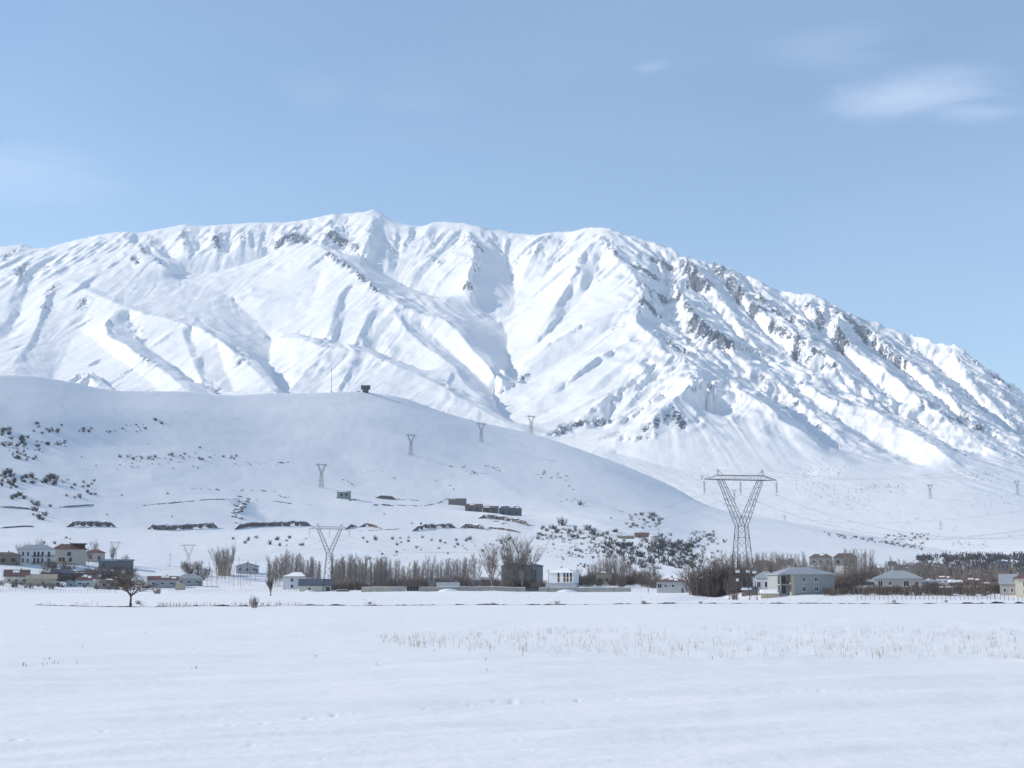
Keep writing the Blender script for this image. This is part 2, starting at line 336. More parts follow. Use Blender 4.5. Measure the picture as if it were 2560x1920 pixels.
# the crest itself: exact skyline
for i in range(NT):
    j = int(np.argmin(np.abs(MR - r_sky[i]))); mask[j, i] = 1; acc_[j, i] = z_sky[i] - z_smooth[i]
    if -.36 < TH[i] < .36:
        for rr, dz in ((420, -60), (1100, -120)):
            j = int(np.argmin(np.abs(MR - r_sky[i] - rr))); mask[j, i] = 1; acc_[j, i] = dz
mask[0, :] = 1; acc_[0, :] = 0
jf = int(np.argmin(np.abs(MR - 3000))); mask[jf, :] = np.maximum(mask[jf, :], 1)
val = np.where(mask > 0, acc_ / np.maximum(mask, 1e-6), 0)
D = solve((mask > 0).astype(float), val, DTH * 6200, 11.0, 1 / 1500.0 ** 2)
D = .85 * D + .15 * blur(D, 1.0, 1.5)
crest = np.exp(-((MR[:, None] - r_sky[None, :]) / 60.0) ** 2)
XM = MR[:, None] * np.sin(TH)[None, :]; YM = MR[:, None] * np.cos(TH)[None, :]
# rock bands
rk = np.zeros(MB_.shape)
ZM0 = MB_ + D
landM = Land(MR, ZM0)
for rad, st, pts in M_ROCK:
    P = dense([(p[0], p[1]) for p in pts], 3.0); m1 = np.zeros_like(rk)
    for k in range(len(P)):
        h = landM.hit(P[k, 0], P[k, 1], 2600)
        if h is None: continue
        c = h[0]; R_ = rad * h[1] / F * 1.05
        i0 = max(0, int(np.searchsorted(TH, math.atan2(c.x, c.y) - 3 * R_ / h[1]))); i1 = int(np.searchsorted(TH, math.atan2(c.x, c.y) + 3 * R_ / h[1]))
        j0 = max(0, int(np.searchsorted(MR, h[1] - 3 * R_))); j1 = int(np.searchsorted(MR, h[1] + 3 * R_))
        d2 = (XM[j0:j1, i0:i1] - c.x) ** 2 + ((YM[j0:j1, i0:i1] - c.y) * .62) ** 2
        rk[j0:j1, i0:i1] = np.maximum(rk[j0:j1, i0:i1], st * np.exp(-d2 / (R_ * R_)))
up = np.clip((MR[:, None] - 3000) / 2200, 0, 1) * np.where(MR[:, None] > r_sky[None, :] + 60, 0.2, 1)
wx = XM + 60 * perlin(XM / 420, YM / 420, 31); wy = YM + 60 * perlin(XM / 420, YM / 420, 47)
und = fbm(wx / 330, wy / 520, 3, .5, 3) * 7
DR_ = np.gradient(MR)
def flow_streaks(Z, noise, steps, ds):
    """average a noise along the fall line: gullies and flutes that run downslope"""
    gr = np.gradient(Z, axis=0) / DR_[:, None]; gt = np.gradient(Z, axis=1) / (MR[:, None] * np.gradient(TH)[None, :])
    n = np.hypot(gr, gt) + 1e-6; gr /= n; gt /= n
    h, w = Z.shape; J, I = np.mgrid[0:h, 0:w].astype(np.float32); out = noise.copy()
    sj = (ds / DR_)[:, None] * np.ones((1, w)); si = ds / (MR[:, None] * DTH) * np.ones((1, w))
    for sg in (1, -1):
        j, i = J.copy(), I.copy()
        for k in range(steps):
            a = np.clip(np.rint(j), 0, h - 1).astype(np.int32); b = np.clip(np.rint(i), 0, w - 1).astype(np.int32)
            j += sg * (gr * sj)[a, b]; i += sg * (gt * si)[a, b]
            a = np.clip(np.rint(j), 0, h - 1).astype(np.int32); b = np.clip(np.rint(i), 0, w - 1).astype(np.int32)
            out = out + noise[a, b] * (1 - k / steps)
    out = out - out.mean(); return out / out.std()
# secondary spurs: short ribs traced down the fall line, each with its own steep lee
ZS0 = blur(ZM0, 2, 3)
g_r = np.gradient(ZS0, axis=0) / DR_[:, None]; g_t = np.gradient(ZS0, axis=1) / (MR[:, None] * np.gradient(TH)[None, :])
def spurs(n, seed, wfun, dlo, dhi, steps, lee):
    R = np.random.RandomState(seed); px = R.uniform(-60, 2620, n * 4); th = ray(px, 900)[0]; rs = np.interp(th, TH, r_sky); r = rs - 40 - (rs - 4300) * R.rand(n * 4) ** 1.25
    keep = (R.rand(n * 4) < wfun(px, (rs - r) / (rs - 4300))) & (r > 4200); th, r = th[keep][:n], r[keep][:n]; n = len(th)
    L_ = R.randint(steps // 3, steps, n); dl = R.uniform(dlo, dhi, n); m_ = np.zeros(ZM0.shape); v_ = np.zeros(ZM0.shape); wb = R.uniform(.7, 1.4, n)
    for k in range(steps):
        i = np.clip(np.searchsorted(TH, th), 0, NT - 1); j = np.clip(np.searchsorted(MR, r), 0, len(MR) - 1); on = (k < L_) & (r > 4000 + 900 * sstep(1400, 1700, px_of(th, 900)))
        tp = np.sin(np.pi * (k + .6) / (L_ + .2)) ** .6
        m_[j[on], i[on]] += 1; v_[j[on], i[on]] += (dl * tp)[on]
        i2 = np.clip(np.searchsorted(TH, th + lee * wb / r), 0, NT - 1); m_[j[on], i2[on]] += 1; v_[j[on], i2[on]] -= (dl * tp * .9)[on]
        gr, gt = g_r[j, i], g_t[j, i]; q = np.hypot(gr, gt) + 1e-6; w1 = .35 * perlin(th * 900, r / 60, seed)
        r = r - 10 * (gr / q) ; th = th - 10 * (gt / q + w1) / r
    return solve((m_ > 0).astype(float), np.where(m_ > 0, v_ / np.maximum(m_, 1), 0), DTH * 6200, 11.0, 1 / 55.0 ** 2, 40)
w_head = lambda px, d: np.clip(.015 + .55 * np.exp(-(d / .12) ** 2) + .8 * sstep(1520, 1720, px) + .06 * sstep(900, 200, px) * (d > .35), 0, 1)
SP = spurs(380, 5, w_head, 3, 11, 50, 30.0) + spurs(760, 9, w_head, 2, 6.5, 22, 17.0)
ZS = blur(ZM0 + und * up, 2, 4)
st1 = flow_streaks(ZS, perlin(XM / 85, YM / 85, 13), 26, 22.0)
st2 = blur(flow_streaks(ZS, perlin(XM / 30, YM / 30, 19), 20, 12.0), .6, .8)
st3 = flow_streaks(ZS, perlin(XM / 62 + .3 * st1, YM / 62, 29), 24, 18.0)
fine = fbm(wx / 46, wy / 60, 2, .5, 21) * 2.2
rightside = sstep(1480, 1750, px_of(TH, 800))[None, :] * sstep(3900, 4800, MR)[:, None]
crag = (ridged((wx - .5 * wy) / 58, (wy + .3 * wx) / 95, 4, .6, 5) - .95)
patch = np.clip(.35 + .6 * perlin(XM / 650, YM / 900, 88) + .55 * np.exp(-((MR[:, None] - r_sky[None, :] + 350) / 420) ** 2), 0, 1)
ZM = ZM0 + up * (1 - .7 * crest) * (SP + und + st1 * (.6 + 1.2 * patch ** 2 + .8 * rightside) - np.abs(st3) * (.5 + 4.0 * patch ** 2 + 4.6 * rightside) - np.abs(st2) * (.3 + 1.4 * patch ** 2 + 2.0 * rightside) + fine * (.3 + 1.0 * rightside)) \
     + crag * (24 * np.clip(rk, 0, 1.0) + 3.6 * rightside) * up * (1 - .6 * crest)
ROCKM = np.clip(rk, 0, 1.3) * (1.1 + .42 * st2) + .2 * rightside * up * (1 + .6 * st2)
ROUGHM = np.clip(.10 + .55 * patch ** 2 + .75 * rightside + .8 * np.clip(rk, 0, 1), 0, 1) * up
landM = Land(MR, ZM)

# ---------------------------------------------------------------- valley floor and the near hill
HILL_PTS = [(-600,960),(-200,945),(0,935),(61,936),(122,945),(171,954),(228,968),(285,976),(407,977),(452,976),(509,984),(570,988),(631,985),(659,981),(692,984),
 (800,981),(902,977),(934,983),(975,987),(1012,994),(1044,1008),(1085,1024),(1125,1036),(1187,1053),(1248,1066),(1309,1077),(1370,1095),(1431,1116),(1492,1138),
 (1553,1160),(1614,1185),(1654,1203),(1700,1225),(1736,1250),(1792,1276),(1852,1287),(1956,1302),(2083,1322),(2199,1344),(2315,1369),(2420,1384),(2560,1390),(2900,1392)]
_hx, _hy = zip(*HILL_PTS)
PXH = px_of(TH, 1150)
y_rid0 = np.interp(PXH, _hx, _hy); y_rid = blur(y_rid0[None, :], 0, 30)[0]
r_rid = blur(np.interp(PXH, [-600, 0, 450, 900, 1300, 1700, 2000, 2300, 2560, 3000], [1600, 1830, 2060, 2350, 2500, 2400, 2250, 2100, 1950, 1900])[None, :], 0, 20)[0]
r_ed = blur(np.interp(PXH, [-600, 0, 1000, 1300, 1550, 1720, 1850, 2000, 2560, 3000], [700, 720, 720, 660, 620, 560, 440, 415, 415, 415])[None, :], 0, 8)[0]
U_ = [0, .08, .167, .25, .375, .41, .52, .73, .88, 1.0]; S_ = [0, .042, .135, .215, .308, .320, .462, .715, .90, 1.0]
HR = np.concatenate([np.arange(398, 1500, 5.0), np.arange(1500, 2700, 9.0), np.arange(2700, 3300, 40.0)])
uu = np.clip((HR[:, None] - r_ed[None, :]) / (r_rid - r_ed)[None, :], -1, 1.0)
_uf = np.linspace(0, 1, 200); _sf = np.interp(_uf, U_, S_); _sf = blur(np.pad(_sf, 20, mode='reflect', reflect_type='odd')[None, :], 0, 5)[0][20:-20]
ss = np.interp(np.clip(uu, 0, 1), _uf, _sf)
yy = 1485.5 - (1485.5 - y_rid)[None, :] * ss
e_h = np.stack([ray(PXH, yy[j])[1] for j in range(len(HR))])
def edge_rise(th, r):
    """the snow field: flat, lifting a little towards the village"""
    red = np.interp(th, TH, r_ed)
    zt = EYE + red * ray(np.interp(th, TH, PXH), 1485.5)[1]
    a = .36 + .56 * sstep(1650, 1800, np.interp(th, TH, PXH))
    return zt * sstep(0, 1, (r / red - a) / (1.02 - a))
ZH = EYE + HR[:, None] * e_h
ZH = np.where(uu <= 0, edge_rise(np.broadcast_to(TH, ZH.shape), np.broadcast_to(HR[:, None], ZH.shape)), ZH)
over = np.clip(HR[:, None] - r_rid[None, :], 0, None)
zr = EYE + r_rid * ray(PXH, y_rid)[1]
ZH = np.where(over > 0, zr[None, :] + np.minimum(0, -.00035 * over ** 2 - .10 * over) + 0 * ZH, ZH)
XH = HR[:, None] * np.sin(TH)[None, :]; YH = HR[:, None] * np.cos(TH)[None, :]
HB_ = ZH.copy()
# ---------------------------------------------------------------- what stands where (photograph pixels; r = metres from the eye)
# x0, x1, ridge y, eave y, base y, r (None: where the hillside is met), depth m, yaw deg, roof, wall colour, roof colour, snow, windows, label
W22 = [(.18,.18,.14,.28),(.44,.18,.14,.28),(.70,.18,.14,.28),(.18,.62,.14,.26),(.44,.62,.14,.26),(.70,.62,.14,.26)]
W2 = [(.2,.35,.16,.36),(.62,.35,.16,.36)]
W3 = [(.12,.35,.13,.36),(.42,.35,.13,.36),(.72,.35,.13,.36)]
WL = [(.25,.2,.2,.26),(.25,.62,.2,.26)]
CREAM=(.62,.58,.50); WHITE=(.74,.75,.76); GREY=(.36,.37,.38); DGREY=(.17,.18,.20); TAN=(.47,.40,.30); BROWN=(.24,.19,.155); BEIGE=(.52,.47,.40); STONE=(.28,.26,.24)
R_RED=(.165,.08,.066); R_BRN=(.15,.10,.085); R_GRY=(.34,.36,.375); R_SLT=(.085,.10,.13); R_TAN=(.40,.33,.26); SN='snow'
HOUSES = [
 ('apartment_house',48,132,1366,1378,1414,None,10,0,'hip',WHITE,R_GRY,0,'apt','white two-storey apartment house with balconies and grey hip roof on the left slope'),
 ('house',133,211,1363,1376,1412,None,10,0,'hip',BEIGE,R_RED,0,'terrace','beige house with red roof and an open roof terrace'),
 ('house',214,260,1373,1381,1403,None,8,0,'hip',BEIGE,R_RED,0,W2,'small beige house with dark red hip roof beside the roof-terrace house'),
 ('barn',250,330,1395,1399,1419,None,8,0,'mono',DGREY,R_SLT,1,[(.1,.3,.08,.4)],'long dark stone barn with snow patches on its low roof'),
 ('house',-30,46,1385,1392,1415,None,9,0,'hip',BROWN,R_BRN,0,W3,'low red-brown house at the left edge of the village'),
 ('house',14,69,1427,1443,1460,None,9,0,'gable_x',CREAM,R_RED,2,W3,'cream house with faded red roof at the left field edge'),
 ('barn',69,137,1435,1446,1462,None,8,0,'gable_x',TAN,R_TAN,0,[(.5,.35,.1,.6)],'tan barn with pale brown roof at the field edge'),
 ('barn',121,187,1421,1432,1450,None,9,0,'hip',DGREY,R_SLT,0,W2,'dark slate-roofed barn behind the tan barn'),
 ('house',187,235,1425,1430,1446,None,7,0,'mono',BROWN,R_RED,1,W2,'brown house with a snow strip on its low red roof'),
 ('house',190,250,1433,1447,1462,None,8,0,'hip',(.6,.66,.74),R_RED,2,W3,'pale blue house with half snow, half red roof'),
 ('shed',166,187,1447,1452,1462,None,4,0,'gable_y',GREY,R_GRY,0,[(.35,.3,.3,.7)],'tiny grey shed with pitched roof left of the pale blue house'),
 ('shed',233,248,1446,1448,1465,None,4,0,'mono',(.58,.52,.36),R_GRY,1,[(.3,.35,.35,.65)],'small yellowish shed right of the pale blue house'),
 ('house',249,293,1443,1449,1466,None,8,0,'hip',STONE,R_BRN,2,W2,'grey stone house behind the lone field tree'),
 ('house',372,442,1437,1446,1462,None,8,0,'gable_x',GREY,R_RED,2,W3,'grey house with faded red roof right of the lone field tree'),
 ('house',442,505,1431,1443,1458,None,9,0,'hip',GREY,R_GRY,0,W3,'grey house with grey hip roof and bare trees behind it'),
 ('shed',438,463,1452,1458,1470,None,5,0,'gable_y',TAN,R_GRY,2,[],'small tan shed with pitched roof at the field edge'),
 ('house',591,646,1404,1412,1427,None,9,0,'gable_y',(.5,.51,.53),R_BRN,0,W3,'grey gabled house alone on the lower slope above the poplars'),
 ('shed',545,576,1413,1418,1431,None,6,0,'mono',TAN,R_TAN,0,[],'brown flat-roofed shed on the lower slope'),
 ('house',716,772,1427,1438,1468,770,12,-16,'hip',(.56,.58,.60),R_RED,3,[(.33,.12,.13,.3),(.33,.62,.13,.3)],'pale two-storey house with thick snow on its hip roof'),
 ('barn',749,826,1446,1463,1477,745,10,0,'gable_x',CREAM,R_SLT,0,[(.28,.25,.09,.55),(.84,.1,.13,.9)],'low cream barn with dark slate roof by the second pylon'),
 ('barn',1073,1141,1449,1457,1466,760,9,0,'gable_x',BROWN,R_SLT,0,W2,'dark long-roofed barn behind the compound wall'),
 ('house',1181,1243,1445,1453,1473,745,9,0,'hip',GREY,R_GRY,0,W3,'grey concrete house among bare trees behind the compound wall'),
 ('shed',1094,1146,1459,1470,1480,650,6,0,'mono',GREY,R_GRY,0,[],'light grey metal-roofed shelter at the compound wall'),
 ('block',1254,1357,1412,1421,1474,725,12,0,'hip',(.25,.26,.28),R_SLT,2,W22,'large dark grey three-storey block behind fan-shaped bare trees'),
 ('villa',1380,1440,1426,1437,1475,685,11,-14,'hip',WHITE,SN,0,'strips','white villa with dark vertical window strips and snowy hip roof'),
 ('house',1490,1530,1432,1438,1466,720,8,0,'hip',(.5,.42,.30),R_BRN,2,W2,'ochre house half hidden behind the brush right of the white villa'),
 ('shed',1386,1438,1465,1474,1484,646,5,0,'mono',(.5,.53,.55),R_GRY,0,[],'grey metal-roofed shelter below the white villa'),
 ('house',1646,1716,1447,1457,1484,600,10,-6,'hip',(.44,.44,.44),R_BRN,2,[(.02,.15,.16,.42),(.26,.22,.1,.28),(.52,.22,.1,.28),(.78,.2,.05,.12)],'grey house with brown hip roof bearing two snow patches'),
 ('house',1893,1940,1430,1447,1485,436,9,-14,'hip',(.60,.58,.62),R_GRY,0,[(.2,.2,.2,.4),(.6,.2,.16,.4)],'pale lilac house with grey hip roof left of the big grey house'),
 ('house',1938,2067,1421,1440,1488,417,11,20,'hip',(.33,.335,.335),R_GRY,0,'big','big grey two-storey house with white-framed windows and recessed balcony'),
 ('shed',1903,1944,1468,1476,1487,410,4,0,'mono',TAN,SN,0,[],'low stone annex with snowy lean-to roof'),
 ('garage',1855,1894,1466,1475,1487,430,5,0,'gable_x',BROWN,R_SLT,1,[],'dark low garage with sloping roof behind the nearest pylon'),
 ('house',2190,2300,1427,1447,1472,445,12,0,'hip',(.42,.39,.36),R_GRY,0,[(.08,.2,.1,.6),(.3,.25,.08,.4),(.62,.2,.12,.55)],'wide house with pale grey hip roof behind the brown hedge'),
 ('house',2546,2640,1430,1447,1490,404,11,0,'hip',(.66,.58,.47),R_RED,0,W22,'cream two-storey house with red roof at the right edge'),
 ('house',2503,2541,1440,1463,1489,412,9,0,'gable_x',GREY,R_GRY,0,W2,'low grey house with steep grey roof beside the cream house'),
 ('house',2025,2080,1387,1396,1415,None,9,0,'hip',(.33,.29,.26),R_BRN,2,W3,'brown house on the slope above the big grey house'),
 ('house',2086,2142,1384,1394,1415,None,9,0,'hip',STONE,R_BRN,0,W3,'stone house with red-brown roof beside bare poplars'),
 ('house',1885,1932,1404,1410,1422,None,8,0,'hip',BROWN,R_RED,0,W2,'house with low red roof seen behind the nearest pylon'),
 ('shed',2169,2195,1427,1434,1446,None,6,0,'hip',(.25,.31,.32),(.2,.27,.29),0,[],'green-grey shed left of the wide grey-roofed house'),
 ('house',2305,2343,1447,1453,1466,520,8,0,'hip',GREY,R_GRY,2,W2,'small grey-roofed house right of the wide grey-roofed house'),
 ('house',2343,2386,1441,1447,1459,600,8,0,'gable_x',WHITE,R_RED,2,W3,'white house with patchy red roof in the right village'),
 ('shed',2374,2404,1452,1456,1464,560,6,0,'gable_x',DGREY,SN,0,[],'low shed under a thick white snow roof in the right village'),
 ('house',2408,2453,1449,1456,1466,570,8,0,'gable_x',BROWN,R_RED,2,W2,'brown house with red and snow-streaked roof in the right village'),
 ('shelter',2351,2381,1472,1475,1486,425,5,0,'mono',BROWN,SN,0,[],'small open shelter with snowy roof beside the fence'),
 ('barn',2236,2305,1407,1413,1424,None,9,0,'gable_x',DGREY,R_SLT,2,[],'long dark barn high in the right village'),
 ('house',2220,2241,1400,1404,1414,None,7,0,'hip',DGREY,R_SLT,2,W2,'small dark house with snowy roof edge high in the right village'),
 ('house',2318,2356,1424,1431,1446,None,8,0,'hip',(.36,.24,.18),R_BRN,2,W3,'brick house in the middle of the right village'),
 ('block',2490,2527,1398,1405,1434,None,10,0,'hip',(.13,.15,.19),R_SLT,2,W22,'tall dark block in front of the far wood'),
 ('shed',2162,2190,1446,1450,1458,480,5,0,'gable_x',DGREY,SN,0,[],'small shed with white snow roof left of the wide grey-roofed house'),
 ('house',2404,2446,1434,1440,1450,None,8,0,'hip',STONE,R_BRN,2,W2,'stone house with brown roof behind the red-roofed houses'),
 ('house',2186,2212,1417,1422,1432,None,7,0,'hip',STONE,SN,0,W2,'stone house with all-white snow roof above the wide grey-roofed house'),
 ('house',2255,2290,1418,1423,1433,None,7,0,'gable_x',GREY,R_SLT,2,W2,'grey house with slate roof above the wide grey-roofed house'),
 ('shed',2425,2450,1424,1427,1435,None,6,0,'mono',DGREY,SN,0,[],'small dark shed with snow roof below the far wood'),
 ('house',2452,2488,1436,1442,1453,None,8,0,'hip',(.3,.3,.31),R_SLT,2,W2,'grey house left of the tall dark block'),
 ('house',2330,2352,1411,1415,1423,None,6,0,'hip',BROWN,SN,0,W2,'tiny brown house with snow roof high in the right village'),
 ('shed',2362,2392,1416,1419,1427,None,6,0,'mono',STONE,R_BRN,1,[],'low stone shed high in the right village'),
 ('house',1948,1984,1400,1406,1417,None,7,0,'gable_x',STONE,R_BRN,2,W2,'stone house on the wooded rise right of the nearest pylon'),
 ('house',2455,2495,1458,1464,1474,500,7,0,'gable_x',GREY,R_RED,2,W2,'grey house with red roof just behind the hedge'),
 ('hut',843,877,1224,1228,1241,None,5,0,'mono',(.25,.28,.28),R_GRY,1,[(.25,.25,.15,.5),(.6,.25,.15,.5)],'small grey hut alone on the hillside'),
 ('hut',1121,1166,1243,1246,1260,None,6,0,'mono',(.19,.165,.16),R_BRN,1,[],'flat-roofed brown hut at the end of the hill road'),
 ('house',1163,1206,1261,1268,1281,None,7,0,'gable_x',(.14,.13,.125),R_BRN,2,W2,'stone hill cottage with snow patches on its roof'),
 ('house',1207,1246,1266,1271,1284,None,6,0,'mono',(.14,.115,.11),R_BRN,1,W2,'red-brown hill cottage in the middle of the hillside cluster'),
 ('house',1247,1304,1266,1274,1290,None,7,0,'hip',(.11,.115,.125),R_SLT,2,W3,'dark hill cottage with slate roof in the hillside cluster'),
 ('ruin',1549,1586,1341,1343,1353,None,5,0,'mono',(.3,.26,.2),R_TAN,1,[(.5,.3,.12,.7)],'roofless-looking tan stone hut above the dark thicket'),
 ('house',1588,1622,1334,1341,1353,None,6,0,'gable_x',BROWN,R_RED,0,W2,'brown cottage with reddish roof above the dark thicket'),
]
_LB = Land(HR, HB_)
for i, h in enumerate(HOUSES):
    h = list(h)
    if h[6] is None:
        q = _LB.hit((h[1] + h[2]) / 2, h[5], 425); h[6] = q[1] if q else 1500.0
    HOUSES[i] = h
PADS = []
for h in HOUSES:
    w = (h[2] - h[1]) * h[6] / F
    if h[6] > 425:
        PADS.append(((h[1] + h[2]) / 2, h[5], h[6] + 3, min(9, .45 * w)))
H_SOIL = [(2.2,1.1,[(355,1264),(520,1249),(625,1247)]), (2.0,1.0,[(150,1267),(235,1261)]), (2.6,1.1,[(935,1262),(1060,1265),(1095,1258),(1120,1247)]), (2.2,1.0,[(0,1266),(80,1272)]),
 (1.8,.95,[(0,1319),(80,1314)]), (2.0,1.0,[(690,1156),(720,1157)]), (2.4,1.0,[(870,1251),(900,1247)]), (2.0,1.0,[(840,1245),(885,1250)]), (2.4,1.05,[(992,1247),(1048,1251)]),
 (2.6,1.1,[(1430,1347),(1500,1341)]), (1.8,.95,[(640,1250),(780,1262)]), (1.8,.9,[(480,1222),(700,1228)]), (1.6,.9,[(900,1180),(960,1178)]), (2,.95,[(860,1330),(1000,1322)]), (1.8,.95,[(780,1373),(820,1374)]),
 (1.8,.9,[(1500,1270),(1560,1280)]), (2,1.0,[(1580,1300),(1650,1325)]), (2.2,1.0,[(420,1415),(480,1419),(560,1432)]), (1.8,.95,[(650,1437),(700,1444)])]
# ---------------------------------------------------------------- materials for the land
def mat(name):
    m = bpy.data.materials.new(name); m.use_nodes = True; m.node_tree.nodes.clear(); return m
class NT_:
    def __init__(s, m): s.t = m.node_tree; s.n = s.t.nodes; s.l = s.t.links
    def add(s, t, ins=None, **k):
        n = s.n.new(t)
        for a, b in k.items(): setattr(n, a, b)
        for a, b in (ins or {}).items():
            if hasattr(b, 'is_output') or isinstance(b, bpy.types.NodeSocket): s.l.new(b, n.inputs[a])
            else: n.inputs[a].default_value = b
        return n
def rgb(c): return (c[0], c[1], c[2], 1.0)
SNOW = (0.91, 0.89, 0.86)
def snow_mat(name, rock=None, attr=None, bumps=((1.0, .05, 1.0),), lo=.42, hi=.58, nscale=.02, steep=None, creases=None):
    """snow that gives way to rock or soil where the vertex attribute and a noise agree"""
    m = mat(name); g = NT_(m)
    out = g.add('ShaderNodeOutputMaterial'); b = g.add('ShaderNodeBsdfPrincipled')
    pos = g.add('ShaderNodeNewGeometry')
    b.inputs['Roughness'].default_value = .62; b.inputs['Specular IOR Level'].default_value = .25
    big = g.add('ShaderNodeTexNoise', {'Vector': pos.outputs['Position'], 'Scale': .012, 'Detail': 4.0})
    tone = g.add('ShaderNodeMixRGB', {'Fac': big.outputs['Fac'], 'Color1': rgb([c * .965 for c in SNOW]), 'Color2': rgb([min(.97, c * 1.03) for c in SNOW])})
    colr = tone.outputs[0]
    if attr:
        a = g.add('ShaderNodeAttribute', attribute_name=attr)
        n = g.add('ShaderNodeTexNoise', {'Vector': pos.outputs['Position'], 'Scale': nscale, 'Detail': 6.0, 'Roughness': .72})
        nc = g.add('ShaderNodeMapRange', {'Value': n.outputs['Fac'], 'From Min': .32, 'From Max': .68})
        s = g.add('ShaderNodeMath', {0: a.outputs['Fac'], 1: nc.outputs[0]}, operation='MULTIPLY')
        src = s.outputs[0]
        if steep:
            nz_ = g.add('ShaderNodeSeparateXYZ', {0: pos.outputs['Normal']})
            st = g.add('ShaderNodeMapRange', {'Value': nz_.outputs[2], 'From Min': steep[0], 'From Max': steep[1], 'To Min': steep[2], 'To Max': 0.0})
            s2 = g.add('ShaderNodeMath', {0: a.outputs['Fac'], 1: st.outputs[0]}, operation='MULTIPLY')
            s3 = g.add('ShaderNodeMath', {0: s.outputs[0], 1: s2.outputs[0]}, operation='ADD'); src = s3.outputs[0]
        mr = g.add('ShaderNodeMapRange', {'Value': src, 'From Min': lo, 'From Max': hi})
        n2 = g.add('ShaderNodeTexNoise', {'Vector': pos.outputs['Position'], 'Scale': nscale * 3.1, 'Detail': 5.0})
        rc = g.add('ShaderNodeMixRGB', {'Fac': n2.outputs['Fac'], 'Color1': rgb([c * .6 for c in rock]), 'Color2': rgb([c * 1.5 for c in rock])})
        mx = g.add('ShaderNodeMixRGB', {'Fac': mr.outputs[0], 'Color1': colr, 'Color2': rc.outputs[0]}); colr = mx.outputs[0]
    g.l.new(colr, b.inputs['Base Color'])
    prev = None
    for sc_, dist, stg in bumps:
        nb = g.add('ShaderNodeTexNoise', {'Vector': pos.outputs['Position'], 'Scale': sc_, 'Detail': 4.0, 'Roughness': .55})
        bp = g.add('ShaderNodeBump', {'Height': nb.outputs['Fac'], 'Distance': dist, 'Strength': stg})
        if prev: g.l.new(prev.outputs[0], bp.inputs['Normal'])
        prev = bp
    if creases:   # sharp-edged wind and avalanche relief where the land is rough
        mpn = g.add('ShaderNodeMapping', {'Vector': pos.outputs['Position'], 'Rotation': (0, 0, .5), 'Scale': (1.0, .55, .55)})
        rn = g.add('ShaderNodeTexNoise', {'Vector': mpn.outputs[0], 'Scale': creases[0], 'Detail': 7.0, 'Roughness': .62}, noise_type='RIDGED_MULTIFRACTAL')
        ra = g.add('ShaderNodeAttribute', attribute_name='rough')
        cb = g.add('ShaderNodeBump', {'Height': rn.outputs['Fac'], 'Distance': creases[1], 'Strength': ra.outputs['Fac']})
        if prev: g.l.new(prev.outputs[0], cb.inputs['Normal'])
        prev = cb
    if prev: g.l.new(prev.outputs[0], b.inputs['Normal'])
    g.l.new(b.outputs[0], out.inputs['Surface'])
    return m
M_MOUNT = snow_mat('mountain_snow', rock=(.09, .102, .13), attr='rock', bumps=((.02, 6.0, .6), (.09, 1.6, .6)), lo=.45, hi=.55, nscale=.075, steep=(.5, .85, .25), creases=(.012, 60.0))
M_HILL = snow_mat('hill_snow', rock=(.055, .045, .038), attr='soil', bumps=((.05, .8, .2), (.4, .2, .3)), lo=.40, hi=.47, nscale=.09)
M_FIELD = snow_mat('field_snow', bumps=((.9, .05, .7), (6.0, .012, .9)))
M_SNOW = snow_mat('snow_plain', bumps=((3.0, .03, .6),))

def structure(o, label=None):
    o['kind'] = 'structure'
    if label: o['label'] = label
    return o
structure(link('mountain', grid_mesh('mountain', XM, YM, ZM, {'rock': ROCKM, 'rough': ROUGHM}), [M_MOUNT]), 'snow-covered mountain massif with rocky ribs and gullies')

# hill: relief lines, building pads, noise
hm = np.zeros(HB_.shape); hv = np.zeros(HB_.shape)
def hput(th, r, d):
    i = int(np.clip(np.searchsorted(TH, th), 0, NT - 1)); j = int(np.clip(np.searchsorted(HR, r), 0, len(HR) - 1))
    hm[j, i] += 1; hv[j, i] += d
def hbase(th, r):
    return Land(HR, HB_).z(th, r)
for (px, py, r, rad) in PADS:
    t, e = ray(px, py); zt = EYE + r * float(e)
    for a in np.linspace(-rad, rad, 7):
        for b in np.linspace(-rad, rad, 7):
            th = float(t) + a / r; hput(th, r + b, zt - float(hbase(th, r + b)))
i_rid = np.clip(np.searchsorted(HR, r_rid), 0, len(HR) - 1)
hm[i_rid, np.arange(NT)] = 1; hv[i_rid, np.arange(NT)] = r_rid * (ray(PXH, y_rid0)[1] - ray(PXH, y_rid)[1])
hm[HR < 420, :] = 1; hv[HR < 420, :] = 0
H_LINES = [  # soft folds of the hillside: x, y, relief in metres
 [(1165,1290,8),(1230,1300,10),(1290,1312,8),(1330,1330,0)], [(1040,1330,-3),(1180,1340,-4),(1300,1350,-5),(1420,1372,-3)],
 [(1420,1300,6),(1500,1330,8),(1600,1350,6),(1690,1375,3)], [(560,1250,4),(600,1290,3)], [(640,1260,-3),(670,1300,-3)],
 [(100,1120,-2),(300,1110,-3),(500,1120,-2)], [(100,1060,2),(300,1050,2)], [(1000,1100,6),(1100,1150,7),(1200,1190,6),(1290,1240,3)], [(850,1130,-6),(900,1190,-6),(950,1230,-3)],
 [(1500,1250,-4),(1600,1290,-5),(1700,1310,-3)], [(1800,1283,3),(1880,1330,0)], [(380,1200,4),(300,1230,4),(200,1250,3)]]
lh0 = Land(HR, HB_)
for ln in H_LINES:
    P = dense(ln, 3.0)
    for k in range(len(P)):
        h = lh0.hit(P[k, 0], P[k, 1], 425)
        if h: hput(math.atan2(h[0].x, h[0].y), h[1], P[k, 2])
hval = np.where(hm > 0, hv / np.maximum(hm, 1), 0)
DH = solve((hm > 0).astype(float), hval, DTH * 1300, 7.0, 1 / 160.0 ** 2, 120)
